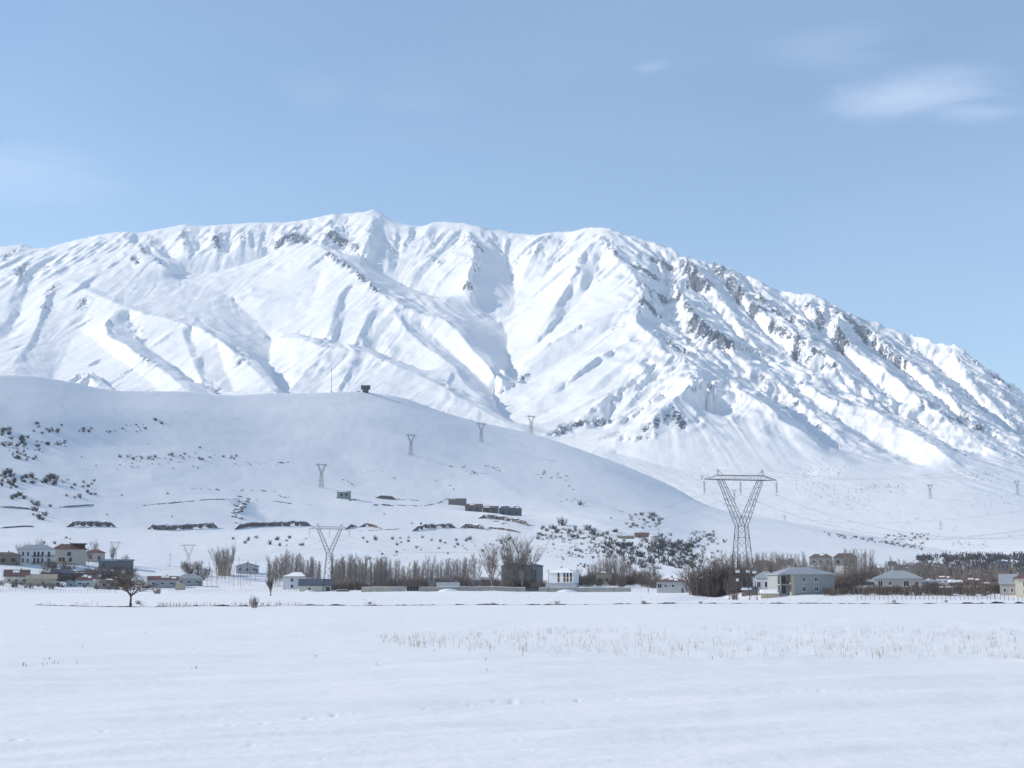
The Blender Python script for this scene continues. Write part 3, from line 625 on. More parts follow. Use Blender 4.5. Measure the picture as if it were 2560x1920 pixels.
DH = .3 * DH + .7 * blur(DH, 2.0, 4.0)
far = sstep(480, 900, HR[:, None] + 0 * XH) * (1 - .85 * np.exp(-((HR[:, None] - r_rid[None, :]) / 90) ** 2))
nh = fbm(XH / 300, YH / 420, 3, .42, 61) * 3.6 * far + fbm(XH / 26, YH / 46, 3, .55, 71) * .30 * sstep(430, 620, HR)[:, None]
ledge = np.abs((YH + 30 * perlin(XH / 200, YH / 200, 77)) / 62 % 1 - .5)
nh = nh + (ledge - .25) * .9 * sstep(1150, 1350, HR)[:, None] * (1 - sstep(1700, 2000, HR)[:, None])
field_n = lambda x, y: .10 * fbm(x / 38, y / 60, 3, .5, 90) + .05 * perlin(x / 9, y / 14, 95)
ZHF = HB_ + DH + nh + field_n(XH, YH) * (1 - sstep(398, 470, HR)[:, None])
ZHF[HR < 420, :] = (HB_ + field_n(XH, YH) * (1 - sstep(398, 470, HR)[:, None]))[HR < 420, :]
landH = Land(HR, ZHF)
SOIL = np.zeros(XH.shape)
for rad, st, pts in H_SOIL:
    rad += .9; st *= 1.25; P = dense(pts, 2.5)
    for k in range(len(P)):
        h = landH.hit(P[k, 0], P[k, 1], 500)
        if h is None: continue
        c, r = h; R_ = rad * r / F
        i0 = int(np.searchsorted(TH, math.atan2(c.x, c.y) - 3 * R_ / r)); i1 = int(np.searchsorted(TH, math.atan2(c.x, c.y) + 3 * R_ / r)) + 1
        j0 = int(np.searchsorted(HR, r - 14 * R_)); j1 = int(np.searchsorted(HR, r + 14 * R_)) + 1
        d2 = (XH[j0:j1, i0:i1] - c.x) ** 2 + ((YH[j0:j1, i0:i1] - c.y) * .28) ** 2
        SOIL[j0:j1, i0:i1] = np.maximum(SOIL[j0:j1, i0:i1], st * np.exp(-d2 / (R_ * R_)))
structure(link('hill', grid_mesh('hill', XH, YH, ZHF, {'soil': SOIL}), [M_HILL]), 'shaded snowy hill rising behind the village')

# snow field in front
fy = np.arange(2250, 1498.4, -2.3)
FR = np.concatenate([[2.0, 3.5, 5.0], EYE * F / (fy - HY)]); FR = np.concatenate([FR[FR < 392], [398.0]])
XF = FR[:, None] * np.sin(TH)[None, :]; YF = FR[:, None] * np.cos(TH)[None, :]
ZF = edge_rise(np.broadcast_to(TH, XF.shape), np.broadcast_to(FR[:, None], XF.shape)) + field_n(XF, YF) * sstep(4, 30, FR)[:, None]
# wind-packed drifts running across the view
cs, sn = math.cos(.34), math.sin(.34)
ua = XF * cs + YF * sn; va = -XF * sn + YF * cs
nearw = (1 - sstep(60, 140, FR))[:, None]
ZF = ZF + nearw * (.065 * fbm(ua / 7.5, va / 1.7, 3, .55, 101) + .06 * np.maximum(0, fbm(ua / 16, va / 5, 2, .5, 111)))
# animal and boot tracks pressed into the snow
def track(pts, step, size, depth, wob, seed, skip=.0):
    R = random.Random(seed); P = []
    for px, py in pts:
        r = EYE * F / (py - HY); t = th_of(px, py); P.append((r * math.sin(t), r * math.cos(t)))
    for a, b in zip(P[:-1], P[1:]):
        n = max(1, int(math.hypot(b[0] - a[0], b[1] - a[1]) / step))
        for k in range(n):
            if R.random() < skip: continue
            x = a[0] + (b[0] - a[0]) * (k + R.uniform(-.2, .2)) / n + R.uniform(-wob, wob); y = a[1] + (b[1] - a[1]) * k / n + R.uniform(-wob, wob)
            th = math.atan2(x, y); r = math.hypot(x, y); w = size * R.uniform(.7, 1.3)
            i0 = int(np.searchsorted(TH, th - 3 * w / r)); i1 = int(np.searchsorted(TH, th + 3 * w / r)) + 1
            j0 = int(np.searchsorted(FR, r - 4 * w)); j1 = int(np.searchsorted(FR, r + 4 * w)) + 1
            d = np.hypot((XF[j0:j1, i0:i1] - x) / w, (YF[j0:j1, i0:i1] - y) / (w * 1.25))
            ZF[j0:j1, i0:i1] += depth * R.uniform(.7, 1.2) * (-np.exp(-d ** 2 * 1.4) + .35 * np.exp(-((d - 1.6) * 2) ** 2))
track([(20,1826),(340,1811),(640,1793),(900,1775),(1060,1766),(1230,1752),(1500,1744),(1760,1733),(2000,1720),(2300,1712),(2560,1706)], .42, .05, .028, .06, 5, .12)
track([(690,1790),(700,1830),(730,1850),(800,1870),(880,1895),(920,1918)], .6, .04, .012, .12, 6, .4)
track([(700,1835),(640,1845),(760,1862)], .6, .04, .012, .15, 8, .4)
track([(880,1690),(980,1712),(1060,1750)], .7, .05, .012, .1, 9, .4)
track([(1290,1845),(1370,1885),(1480,1918)], .7, .04, .012, .1, 10, .4)
structure(link('snow_field', grid_mesh('snow_field', XF[:, ::2], YF[:, ::2], ZF[:, ::2]), [M_FIELD]), 'wide flat field of wind-packed snow with a line of tracks')
landF = Land(FR, ZF)
# far ground sheet to the horizon, below the shaped land
me = bpy.data.meshes.new('ground'); R_ = 26000
a_ = [2 * math.pi * k / 64 for k in range(64)]
me.from_pydata([(R_ * math.cos(a), R_ * math.sin(a) + 3000, -1.5) for a in a_], [], [list(range(64))])
structure(link('ground', me, [M_SNOW]))
def gz(x, y):
    r = math.hypot(x, y); t = math.atan2(x, y)
    if r < 398: return float(landF.z(t, r))
    z = float(landH.z(t, r)) if r < HR[-1] else -1e9
    return max(z, float(landM.z(t, r))) if r > 2000 else z
def ground_at(px, r, py=1440):
    t = th_of(px, py); x, y = r * math.sin(t), r * math.cos(t); return Vector((x, y, gz(x, y)))
def field_hit(px, py):
    h = landF.hit(px, py)
    return h[0] if h else None
def hill_hit(px, py, rmin=420):
    h = landH.hit(px, py, rmin); return (h[0], h[1]) if h else None
# ---------------------------------------------------------------- mesh helpers and materials for things
class MB:
    def __init__(s): s.v = []; s.f = []; s.m = []
    def poly(s, pts, mi=0):
        i = len(s.v); s.v += [tuple(p) for p in pts]; s.f.append(tuple(range(i, i + len(pts)))); s.m.append(mi)
    def box(s, x0, x1, y0, y1, z0, z1, mi=0):
        i = len(s.v)
        s.v += [(x0,y0,z0),(x1,y0,z0),(x1,y1,z0),(x0,y1,z0),(x0,y0,z1),(x1,y0,z1),(x1,y1,z1),(x0,y1,z1)]
        for q in ((0,3,2,1),(4,5,6,7),(0,1,5,4),(1,2,6,5),(2,3,7,6),(3,0,4,7)): s.f.append(tuple(i + k for k in q)); s.m.append(mi)
    def tube(s, pts, rad, n=4, mi=0, cap=True):
        """polyline tube; rad is one radius or one per point"""
        if not hasattr(rad, '__len__'): rad = [rad] * len(pts)
        base = len(s.v); up = None
        for k, p in enumerate(pts):
            p = Vector(p); a = Vector(pts[max(0, k - 1)]); b = Vector(pts[min(len(pts) - 1, k + 1)]); d = (b - a)
            if d.length < 1e-9: d = Vector((0, 0, 1))
            d.normalize()
            q = Vector((0, 0, 1)) if abs(d.z) < .9 else Vector((1, 0, 0))
            u = d.cross(q).normalized(); w = d.cross(u)
            for j in range(n):
                an = 2 * math.pi * (j + .5) / n; c = p + (u * math.cos(an) + w * math.sin(an)) * rad[k]; s.v.append((c.x, c.y, c.z))
        for k in range(len(pts) - 1):
            for j in range(n):
                a = base + k * n + j; b = base + k * n + (j + 1) % n; s.f.append((a, b, b + n, a + n)); s.m.append(mi)
        if cap:
            s.f.append(tuple(base + j for j in range(n))); s.m.append(mi); e = base + (len(pts) - 1) * n; s.f.append(tuple(e + j for j in reversed(range(n)))); s.m.append(mi)
    def mesh(s, name, mats, smooth=False):
        me = bpy.data.meshes.new(name); me.from_pydata(s.v, [], s.f)
        for m in mats: me.materials.append(m)
        if len(mats) > 1: me.polygons.foreach_set('material_index', s.m)
        if smooth: me.polygons.foreach_set('use_smooth', [True] * len(s.f))
        me.update(); return me
    def obj(s, name, mats, parent=None, smooth=False):
        mats = mats if isinstance(mats, (list, tuple)) else [mats]
        return place(name, s.mesh(name, mats, smooth), parent)
def place(name, me, parent=None, loc=None, rotz=0, sc=None):
    o = bpy.data.objects.new(name, me); col.objects.link(o)
    if parent is not None: o.parent = parent
    if loc is not None: o.location = loc
    if rotz: o.rotation_euler = (0, 0, rotz)
    if sc is not None: o.scale = sc if hasattr(sc, '__len__') else (sc, sc, sc)
    return o
def thing(name, loc, label, cat, group=None, rotz=0, sc=None):
    o = place(name, None, None, loc, rotz, sc); return tag(o, label, cat, group)
def tag(o, label, cat, group=None):
    o['label'] = label; o['category'] = cat
    if group: o['group'] = group
    return o
_mats = {}
def paint(name, c, rough=.8, ns=1.2, amp=.22, bump=0.0, metal=0.0, stain=0.0):
    """a surface colour with uneven tone, some grain and weather stains"""
    key = (name, tuple(c))
    if key in _mats: return _mats[key]
    m = mat(name); g = NT_(m); out = g.add('ShaderNodeOutputMaterial'); b = g.add('ShaderNodeBsdfPrincipled'); tc = g.add('ShaderNodeTexCoord')
    n = g.add('ShaderNodeTexNoise', {'Vector': tc.outputs['Object'], 'Scale': ns, 'Detail': 5.0, 'Roughness': .65})
    mx = g.add('ShaderNodeMixRGB', {'Fac': n.outputs['Fac'], 'Color1': rgb([x * (1 - amp * 1.6) for x in c]), 'Color2': rgb([min(.95, x * (1 + amp * 1.4)) for x in c])})
    colr = mx.outputs[0]
    if stain:
        n2 = g.add('ShaderNodeTexNoise', {'Vector': tc.outputs['Object'], 'Scale': .45, 'Detail': 6.0, 'Roughness': .7})
        mr = g.add('ShaderNodeMapRange', {'Value': n2.outputs['Fac'], 'From Min': .52, 'From Max': .7, 'To Max': stain})
        m2 = g.add('ShaderNodeMixRGB', {'Fac': mr.outputs[0], 'Color1': colr, 'Color2': rgb([x * .45 for x in c])}); colr = m2.outputs[0]
    g.l.new(colr, b.inputs['Base Color']); b.inputs['Roughness'].default_value = rough; b.inputs['Metallic'].default_value = metal
    b.inputs['Specular IOR Level'].default_value = .3
    if bump:
        bp = g.add('ShaderNodeBump', {'Height': n.outputs['Fac'], 'Distance': bump, 'Strength': .6}); g.l.new(bp.outputs[0], b.inputs['Normal'])
    g.l.new(b.outputs[0], out.inputs['Surface']); _mats[key] = m; return m
def roof_mat(c):
    if c == SN: return M_SNOW
    key = ('roof', tuple(c))
    if key in _mats: return _mats[key]
    m = mat('roof_sheet'); g = NT_(m); out = g.add('ShaderNodeOutputMaterial'); b = g.add('ShaderNodeBsdfPrincipled'); tc = g.add('ShaderNodeTexCoord')
    w = g.add('ShaderNodeTexWave', {'Vector': tc.outputs['Object'], 'Scale': 1.1, 'Distortion': .3, 'Detail': 1.0}, wave_type='BANDS', bands_direction='X')
    n = g.add('ShaderNodeTexNoise', {'Vector': tc.outputs['Object'], 'Scale': .5, 'Detail': 6.0, 'Roughness': .7})
    mx = g.add('ShaderNodeMixRGB', {'Fac': n.outputs['Fac'], 'Color1': rgb([x * .65 for x in c]), 'Color2': rgb([min(.9, x * 1.35) for x in c])})
    g.l.new(mx.outputs[0], b.inputs['Base Color']); b.inputs['Roughness'].default_value = .62
    bp = g.add('ShaderNodeBump', {'Height': w.outputs['Fac'], 'Distance': .04, 'Strength': .5}); g.l.new(bp.outputs[0], b.inputs['Normal'])
    g.l.new(b.outputs[0], out.inputs['Surface']); _mats[key] = m; return m
M_GLASS = paint('window_glass', (.025, .03, .04), .12, 2.0, .2)
M_FRAME = paint('window_frame', (.72, .72, .70), .5, 2.0, .05)
M_FRAMED = paint('dark_frame', (.10, .08, .07), .6, 2.0, .1)
M_STEEL = paint('galvanised_steel', (.05, .054, .056), .6, 1.0, .15)
M_INS = paint('insulator_glass', (.10, .12, .12), .3, 4.0, .1)
M_WIRE = paint('cable', (.07, .075, .08), .5, 1.0, .1)
M_WOODP = paint('pole_wood', (.12, .10, .085), .85, 3.0, .2)
M_CONC = paint('concrete', (.36, .355, .34), .85, 1.0, .15, stain=.4)
M_DARK = paint('dark_metal', (.03, .03, .035), .5, 2.0, .2)
M_BARK = paint('bark', (.10, .085, .072), .9, 4.0, .25)
M_BARKL = paint('pale_bark', (.25, .22, .19), .9, 4.0, .25)
M_TWIG_P = paint('poplar_twigs', (.225, .19, .165), .9, .6, .25)
M_TWIG_D = paint('shrub_twigs', (.07, .061, .062), .9, .8, .3)
M_TWIG_B = paint('brush_twigs', (.155, .118, .10), .9, .6, .3)
M_TWIG_F = paint('fruit_tree_twigs', (.12, .092, .065), .9, 1.5, .3)
M_STRAW = paint('dry_straw', (.34, .29, .215), .9, .3, .3)
M_WEED = paint('dry_weeds', (.13, .10, .075), .9, .6, .3)
M_SOIL = paint('bare_soil', (.055, .045, .04), .95, .5, .35, bump=.2)
def soil_snow(name, c, lo, hi, sc_):
    m = mat(name); g = NT_(m); out = g.add('ShaderNodeOutputMaterial'); b = g.add('ShaderNodeBsdfPrincipled'); p = g.add('ShaderNodeNewGeometry')
    n = g.add('ShaderNodeTexNoise', {'Vector': p.outputs['Position'], 'Scale': sc_, 'Detail': 6.0, 'Roughness': .7}); nz_ = g.add('ShaderNodeSeparateXYZ', {0: p.outputs['Normal']})
    a = g.add('ShaderNodeMath', {0: nz_.outputs[2], 1: .9}, operation='MULTIPLY'); s_ = g.add('ShaderNodeMath', {0: n.outputs['Fac'], 1: a.outputs[0]}, operation='ADD')
    mr = g.add('ShaderNodeMapRange', {'Value': s_.outputs[0], 'From Min': lo, 'From Max': hi})
    n2 = g.add('ShaderNodeTexNoise', {'Vector': p.outputs['Position'], 'Scale': sc_ * 3, 'Detail': 5.0})
    c1 = g.add('ShaderNodeMixRGB', {'Fac': n2.outputs['Fac'], 'Color1': rgb([x * .5 for x in c]), 'Color2': rgb([x * 1.6 for x in c])})
    mx = g.add('ShaderNodeMixRGB', {'Fac': mr.outputs[0], 'Color1': c1.outputs[0], 'Color2': rgb(SNOW)})
    g.l.new(mx.outputs[0], b.inputs['Base Color']); b.inputs['Roughness'].default_value = .85; g.l.new(b.outputs[0], out.inputs['Surface']); return m
M_BANK = soil_snow('earth_bank_soil', (.10, .075, .065), .92, 1.02, .35)
M_ROCKY = soil_snow('boulder_rock', (.085, .08, .082), .98, 1.1, .5)

# ---------------------------------------------------------------- houses
_win = {}
def window_mesh(w, h, dark):
    k = (round(w, 1), round(h, 1), dark)
    if k not in _win:
        w, h = max(.4, k[0]), max(.4, k[1]); f = MB(); t = .09
        f.box(0, t, -.05, .06, 0, h); f.box(w - t, w, -.05, .06, 0, h); f.box(t, w - t, -.05, .06, 0, t); f.box(t, w - t, -.05, .06, h - t, h)
        if w > .9: f.box(w / 2 - .035, w / 2 + .035, -.04, .05, t, h - t)
        f.box(-.06, w + .06, -.12, -.002, -.09, -.002)
        p = MB(); p.box(t, w - t, .012, .03, t, h - t)
        _win[k] = (f.mesh('window', [M_FRAMED if dark else M_FRAME]), p.mesh('pane', [M_GLASS]))
    return _win[k]
def add_window(par, face, W, Dp, u, v, w, h, dark=False):
    wm, pm = window_mesh(w, h, dark)
    if face == 'f': loc, rz = (-W / 2 + u, -Dp / 2 - .02, v), 0
    elif face == 'l': loc, rz = (-W / 2 - .02, Dp / 2 - u, v), -math.pi / 2
    else: loc, rz = (W / 2 + .02, -Dp / 2 + u, v), math.pi / 2
    o = place('window', wm, par, loc, rz); place('pane', pm, o); return o
def roof_mesh(kind, W, D, hw, hr, o, th=.16):
    m = MB(); a, b = W / 2 + o, D / 2 + o; z0 = hw - .02; z1 = hw + hr
    if kind == 'hip':
        rl = max(.3, a - min(b, a * .72)); P = [(-a,-b),(a,-b),(a,b),(-a,b)]; A, B = (-rl, 0, z1), (rl, 0, z1)
        E = [(x, y, z0 + th) for x, y in P]; L_ = [(x, y, z0) for x, y in P]
        m.poly([E[0], E[1], B, A]); m.poly([E[1], E[2], B]); m.poly([E[2], E[3], A, B]); m.poly([E[3], E[0], A])
        for i in range(4): j = (i + 1) % 4; m.poly([L_[i], L_[j], E[j], E[i]])
        m.poly(L_[::-1]); return m, (a, b, rl)
    if kind in ('gable_x', 'gable_y'):
        if kind == 'gable_y': a, b = D / 2 + o, W / 2 + o
        S = [(-a,-b,z0),(a,-b,z0),(a,0,z1),(-a,0,z1)]; T = [(x, y, z + th) for x, y, z in S]
        S2 = [(-a,b,z0),(a,b,z0)]; T2 = [(x, y, z + th) for x, y, z in S2]
        m.poly([T[0], T[1], T[2], T[3]]); m.poly([T[3], T[2], T2[1], T2[0]])
        m.poly([S[0], S[1], T[1], T[0]]); m.poly([S2[1], S2[0], T2[0], T2[1]])
        m.poly([S[3], S[2], S[1], S[0]]); m.poly([S2[0], S2[1], S[2], S[3]])
        for s_, t_, s2, t2 in ((1, 1, 1, 1), (0, 0, 0, 0)):
            k = 2 if s_ else 3; q = [S[s_], S[k], T[k], T[s_]]; m.poly(q if s_ else q[::-1])
            q = [S[k], S2[s2], T2[t2], T[k]]; m.poly(q if s_ else q[::-1])
        if kind == 'gable_y': m.v = [(y, -x, z) for x, y, z in m.v]
        return m, (a, b, 0)
    P = [(-a, -b, z0), (a, -b, z0), (a, b, z1), (-a, b, z1)]; T = [(x, y, z + th) for x, y, z in P]
    m.poly(T); m.poly(P[::-1])
    for i in range(4): j = (i + 1) % 4; m.poly([P[i], P[j], T[j], T[i]])
    return m, (a, b, 0)
def snow_patch(kind, W, D, hw, hr, dims, R, whole=False, frac=None):
    """irregular slab of snow lying on the front roof slope"""
    a, b, rl = dims; n, k = 12, 5; m = MB(); top = []; th = .16 + .10 + (.12 if whole else 0)
    def pt(s, t, lift):
        y = -b + (b) * t
        if kind == 'mono': y = -b + 2 * b * t; z = hw + hr * t; xw = a
        else: z = hw + hr * t; xw = a + (rl - a) * t if kind == 'hip' else a
        return (xw * s, y, z + lift)
    s0, s1, t0, t1 = frac if frac else (-1, 1, 0, 1)
    for j in range(k + 1):
        for i in range(n + 1):
            s = s0 + (s1 - s0) * i / n; t = t0 + (t1 - t0) * j / k
            e = 0 if whole else 1
            if e:
                if i in (0, n): s += (s1 - s0) * R.uniform(-.09, .09)
                if j in (0, k): t += (t1 - t0) * R.uniform(-.16, .16)
            s = max(-1.01, min(1.01, s)); t = max(-.02, min(1.0, t))
            edge = i in (0, n) or j in (0, k)
            m.v.append(pt(s, t, .10 if edge else th + R.uniform(-.03, .03)))
    for j in range(k):
        for i in range(n):
            q = j * (n + 1) + i; m.f.append((q, q + 1, q + n + 2, q + n + 1)); m.m.append(0)
    return m
HR_ = random.Random(11)
def build_house(spec):
    name, x0, x1, yr, ye, yb, r, dep, yaw, kind, wc, rc, snow, wins, label = spec
    s = r / F; yw = math.radians(yaw); W = (x1 - x0) * s / math.cos(yw); hw = (yb - ye) * s; hr = max(.35, (ye - yr) * s)
    c = ground_at((x0 + x1) / 2, r, yb); fz = float(EYE + r * ray((x0 + x1) / 2, yb)[1])
    th = math.atan2(c.x, c.y); D = dep
    fwd = Vector((math.sin(th), math.cos(th), 0)); face = -th
    base = Vector((c.x, c.y, max(min(c.z, fz + 1.0), fz - 1.0))) + fwd * (D / 2 * math.cos(yw))
    t = thing(name, base, label, {'apartment_house': 'house', 'villa': 'house', 'block': 'building', 'ruin': 'hut'}.get(name, name), None, face + yw)
    wm = paint('plaster', wc, .85, .9, .16, bump=.03, stain=.35)
    w = MB(); w.box(-W / 2, W / 2, -D / 2, D / 2, -2.5, hw)
    if kind == 'gable_x':
        for sx in (-1, 1): w.poly([(sx * W / 2, -D / 2, hw - .01), (sx * W / 2, D / 2, hw - .01), (sx * W / 2, 0, hw + hr * .93)][::sx])
    if kind == 'gable_y':
        for sy in (-1, 1): w.poly([(-W / 2, sy * D / 2, hw - .01), (W / 2, sy * D / 2, hw - .01), (0, sy * D / 2, hw + hr * .93)][::-sy])
    if kind == 'mono':
        w.poly([(-W / 2, D / 2, hw - .01), (W / 2, D / 2, hw - .01), (W / 2, D / 2, hw + hr * .9), (-W / 2, D / 2, hw + hr * .9)][::-1])
        for sx in (-1, 1): w.poly([(sx * W / 2, -D / 2, hw - .01), (sx * W / 2, D / 2, hw - .01), (sx * W / 2, D / 2, hw + hr * .9)][::sx])
    if wins == 'big':   # ground plan with a recessed balcony bay at the left end
        w = MB(); xr = -W / 2 + W * .2; w.box(xr, W / 2, -D / 2, D / 2, -2.5, hw); w.box(-W / 2, xr - .003, -D / 2 + 2.2, D / 2 - .01, -2.5, hw - .01)
    w.obj('wall', wm, t)
    rm_, dims = roof_mesh(kind, W, D, hw, hr, .55 if W > 6 else .3)
    ro = rm_.obj('roof', roof_mat(rc), t)
    if snow == 3 or rc == SN:
        snow_patch(kind, W, D, hw, hr, dims, HR_, True).obj('roof_snow', M_SNOW, ro)
    elif snow == 1:
        snow_patch(kind, W, D, hw, hr, dims, HR_, False, (-.9, HR_.uniform(-.2, .3), .05, .6)).obj('roof_snow', M_SNOW, ro)
    elif snow == 2:
        u = HR_.uniform(-.75, -.1); snow_patch(kind, W, D, hw, hr, dims, HR_, False, (u, u + .55, .55, .92)).obj('roof_snow', M_SNOW, ro)
        if HR_.random() < .6: snow_patch(kind, W, D, hw, hr, dims, HR_, False, (u + .65, min(1, u + 1.0), .35, .75)).obj('roof_snow', M_SNOW, ro)
    if name in ('house', 'apartment_house', 'villa', 'block') :
        ch = MB(); cx = W * HR_.uniform(-.2, .2); ch.box(cx - .28, cx + .28, .1, .66, hw + hr * .55, hw + hr + .75); ch.box(cx - .36, cx + .36, .02, .74, hw + hr + .76, hw + hr + .9)
        ch.obj('chimney', paint('chimney_brick', (.30, .19, .15), .9, 4.0, .2), ro)
    if isinstance(wins, list):
        for (u, v, ww, hh) in wins:
            add_window(t, 'f', W, D, u * W, hw * (1 - v - hh), ww * W, hh * hw, wc[0] < .3)
        if yaw < 0 and wins:
            for (u, v, ww, hh) in WL: add_window(t, 'l', W, D, u * D, hw * (1 - v - hh), ww * D * .5, hh * hw, wc[0] < .3)
    elif wins == 'apt':
        for v in (.12, .55):
            for u in (.12, .25): add_window(t, 'f', W, D, u * W, hw * (1 - v - .28), .045 * W, .25 * hw, True)
            for u in (.42, .52, .63, .80): add_window(t, 'f', W, D, u * W, hw * (1 - v - .3), .06 * W, .30 * hw, True)
            for (u0, u1) in ((.37, .67), (.73, 1.0)):
                b = MB(); z = hw * (1 - v - .32); X0, X1 = -W / 2 + u0 * W, -W / 2 + u1 * W; y0 = -D / 2 - 1.3
                b.box(X0, X1, y0, -D / 2 - .003, z - .16, z); b.box(X0, X1, y0, y0 + .05, z + .85, z + .93)
                k = int((X1 - X0) / .35)
                for q in range(k + 1): xx = X0 + (X1 - X0 - .05) * q / k; b.box(xx, xx + .05, y0, y0 + .05, z + .002, z + .848)
                b.obj('balcony', M_DARK, t)
    elif wins == 'terrace':
        for u in (.3, .5, .2): add_window(t, 'f', W, D, u * W, hw * .2, .08 * W, .26 * hw, True)
        add_window(t, 'f', W, D, .44 * W, hw * .58, .11 * W, .24 * hw, True)
        tt = MB(); X0 = W * .05; X1 = W * .46
        for xx in (X0, (X0 + X1) / 2, X1 - .3): tt.box(xx, xx + .3, -D / 2 + .2, -D / 2 + .5, hw, hw + hr * .95)
        tt.box(X0, X1, -D * .1, D / 2, hw, hw + hr * .95); tt.box(X0 - .3, X1 + 1.0, -D / 2 - .3, D / 2 + .3, hw + hr * .955, hw + hr * 1.12)
        tt.obj('roof_terrace', paint('terrace_dark', (.10, .085, .08), .9, 1.0, .2), t)
    elif wins == 'strips':
        for u in (.36, .60, .73, .87):
            o = MB(); X = -W / 2 + u * W; ww = W * .07
            o.box(X - .08, X, -D / 2 - .06, -D / 2 + .02, hw * .38, hw * .985); o.box(X + ww, X + ww + .08, -D / 2 - .06, -D / 2 + .02, hw * .38, hw * .985)
            wo = o.obj('window', M_FRAMED, t); p = MB(); p.box(X + .003, X + ww - .003, -D / 2 - .03, -D / 2 + .02, hw * .38, hw * .985); p.obj('pane', M_GLASS, wo)
            q = MB(); q.box(X + .003, X + ww - .003, -D / 2 - .05, -D / 2 - .032, hw * .62, hw * .72); q.box(X + .003, X + ww - .003, -D / 2 - .05, -D / 2 - .032, hw * .42, hw * .48); q.obj('spandrel', paint('orange_panel', (.45, .22, .12), .7, 2, .1), wo)
        pl = MB(); pl.box(-W / 2 - .05, W / 2 + .05, -D / 2 - .05, D / 2 + .05, -2.5, hw * .34); pl.obj('plinth', paint('plinth_stone', (.36, .37, .38), .85, 1, .15), t)
        for u in (.2, .55): add_window(t, 'l', W, D, u * D, hw * .55, 1.1, 1.5, True)
    elif wins == 'big':
        for (u, v) in ((.40, .12), (.63, .12), (.40, .60), (.63, .60)): add_window(t, 'f', W, D, u * W, hw * (1 - v - .25), .072 * W, .25 * hw)
        for (u, v) in ((.25, .12), (.55, .12), (.25, .58), (.55, .58)): add_window(t, 'r', W, D, u * D, hw * (1 - v - .27), 1.3, .27 * hw)
        xr = -W / 2 + W * .2
        cl = MB(); cl.box(xr, xr + .9, -D / 2 - .06, -D / 2 - .003, -1, hw); cl.obj('pilaster', paint('pilaster_beige', (.52, .43, .30), .85, 1, .15), t)
        cp = MB(); cp.box(-W / 2, -W / 2 + .3, -D / 2, -D / 2 + .3, -1, hw - .003); cp.obj('corner_post', M_CONC, t)
        sl = MB(); sl.box(-W / 2 - .1, xr - .01, -D / 2 - .15, -D / 2 + 2.19, hw * .47, hw * .52); sl.obj('balcony', M_CONC, t)
        ra = MB()
        for q in range(9): xx = -W / 2 + .35 + (xr + W / 2 - .5) * q / 8; ra.box(xx, xx + .05, -D / 2 - .1, -D / 2 - .05, hw * .522, hw * .65)
        ra.box(-W / 2 + .3, xr - .05, -D / 2 - .11, -D / 2 - .04, hw * .652, hw * .67); ra.obj('railing', M_DARK, t)
        for v in (.05, .55):
            wm_, pm_ = window_mesh(1.8, hw * .36, True); o = place('window', wm_, t, (-W / 2 + .5, -D / 2 + 2.17, hw * v + .1)); place('pane', pm_, o)
    if name in ('house', 'villa') and W > 5 and wins not in ('big', 'terrace'):
        d = MB(); X = -W / 2 + W * .86; d.box(X, X + .95, -D / 2 - .05, -D / 2 + .02, 0, min(2.1, hw * .7)); do = d.obj('door', paint('door_wood', (.14, .09, .065), .7, 3, .2), t)
        kn = MB(); kn.box(X + .1, X + .16, -D / 2 - .12, -D / 2 - .052, .95, 1.08); kn.obj('handle', M_STEEL, do)
    return t
for sp in HOUSES: build_house(sp)
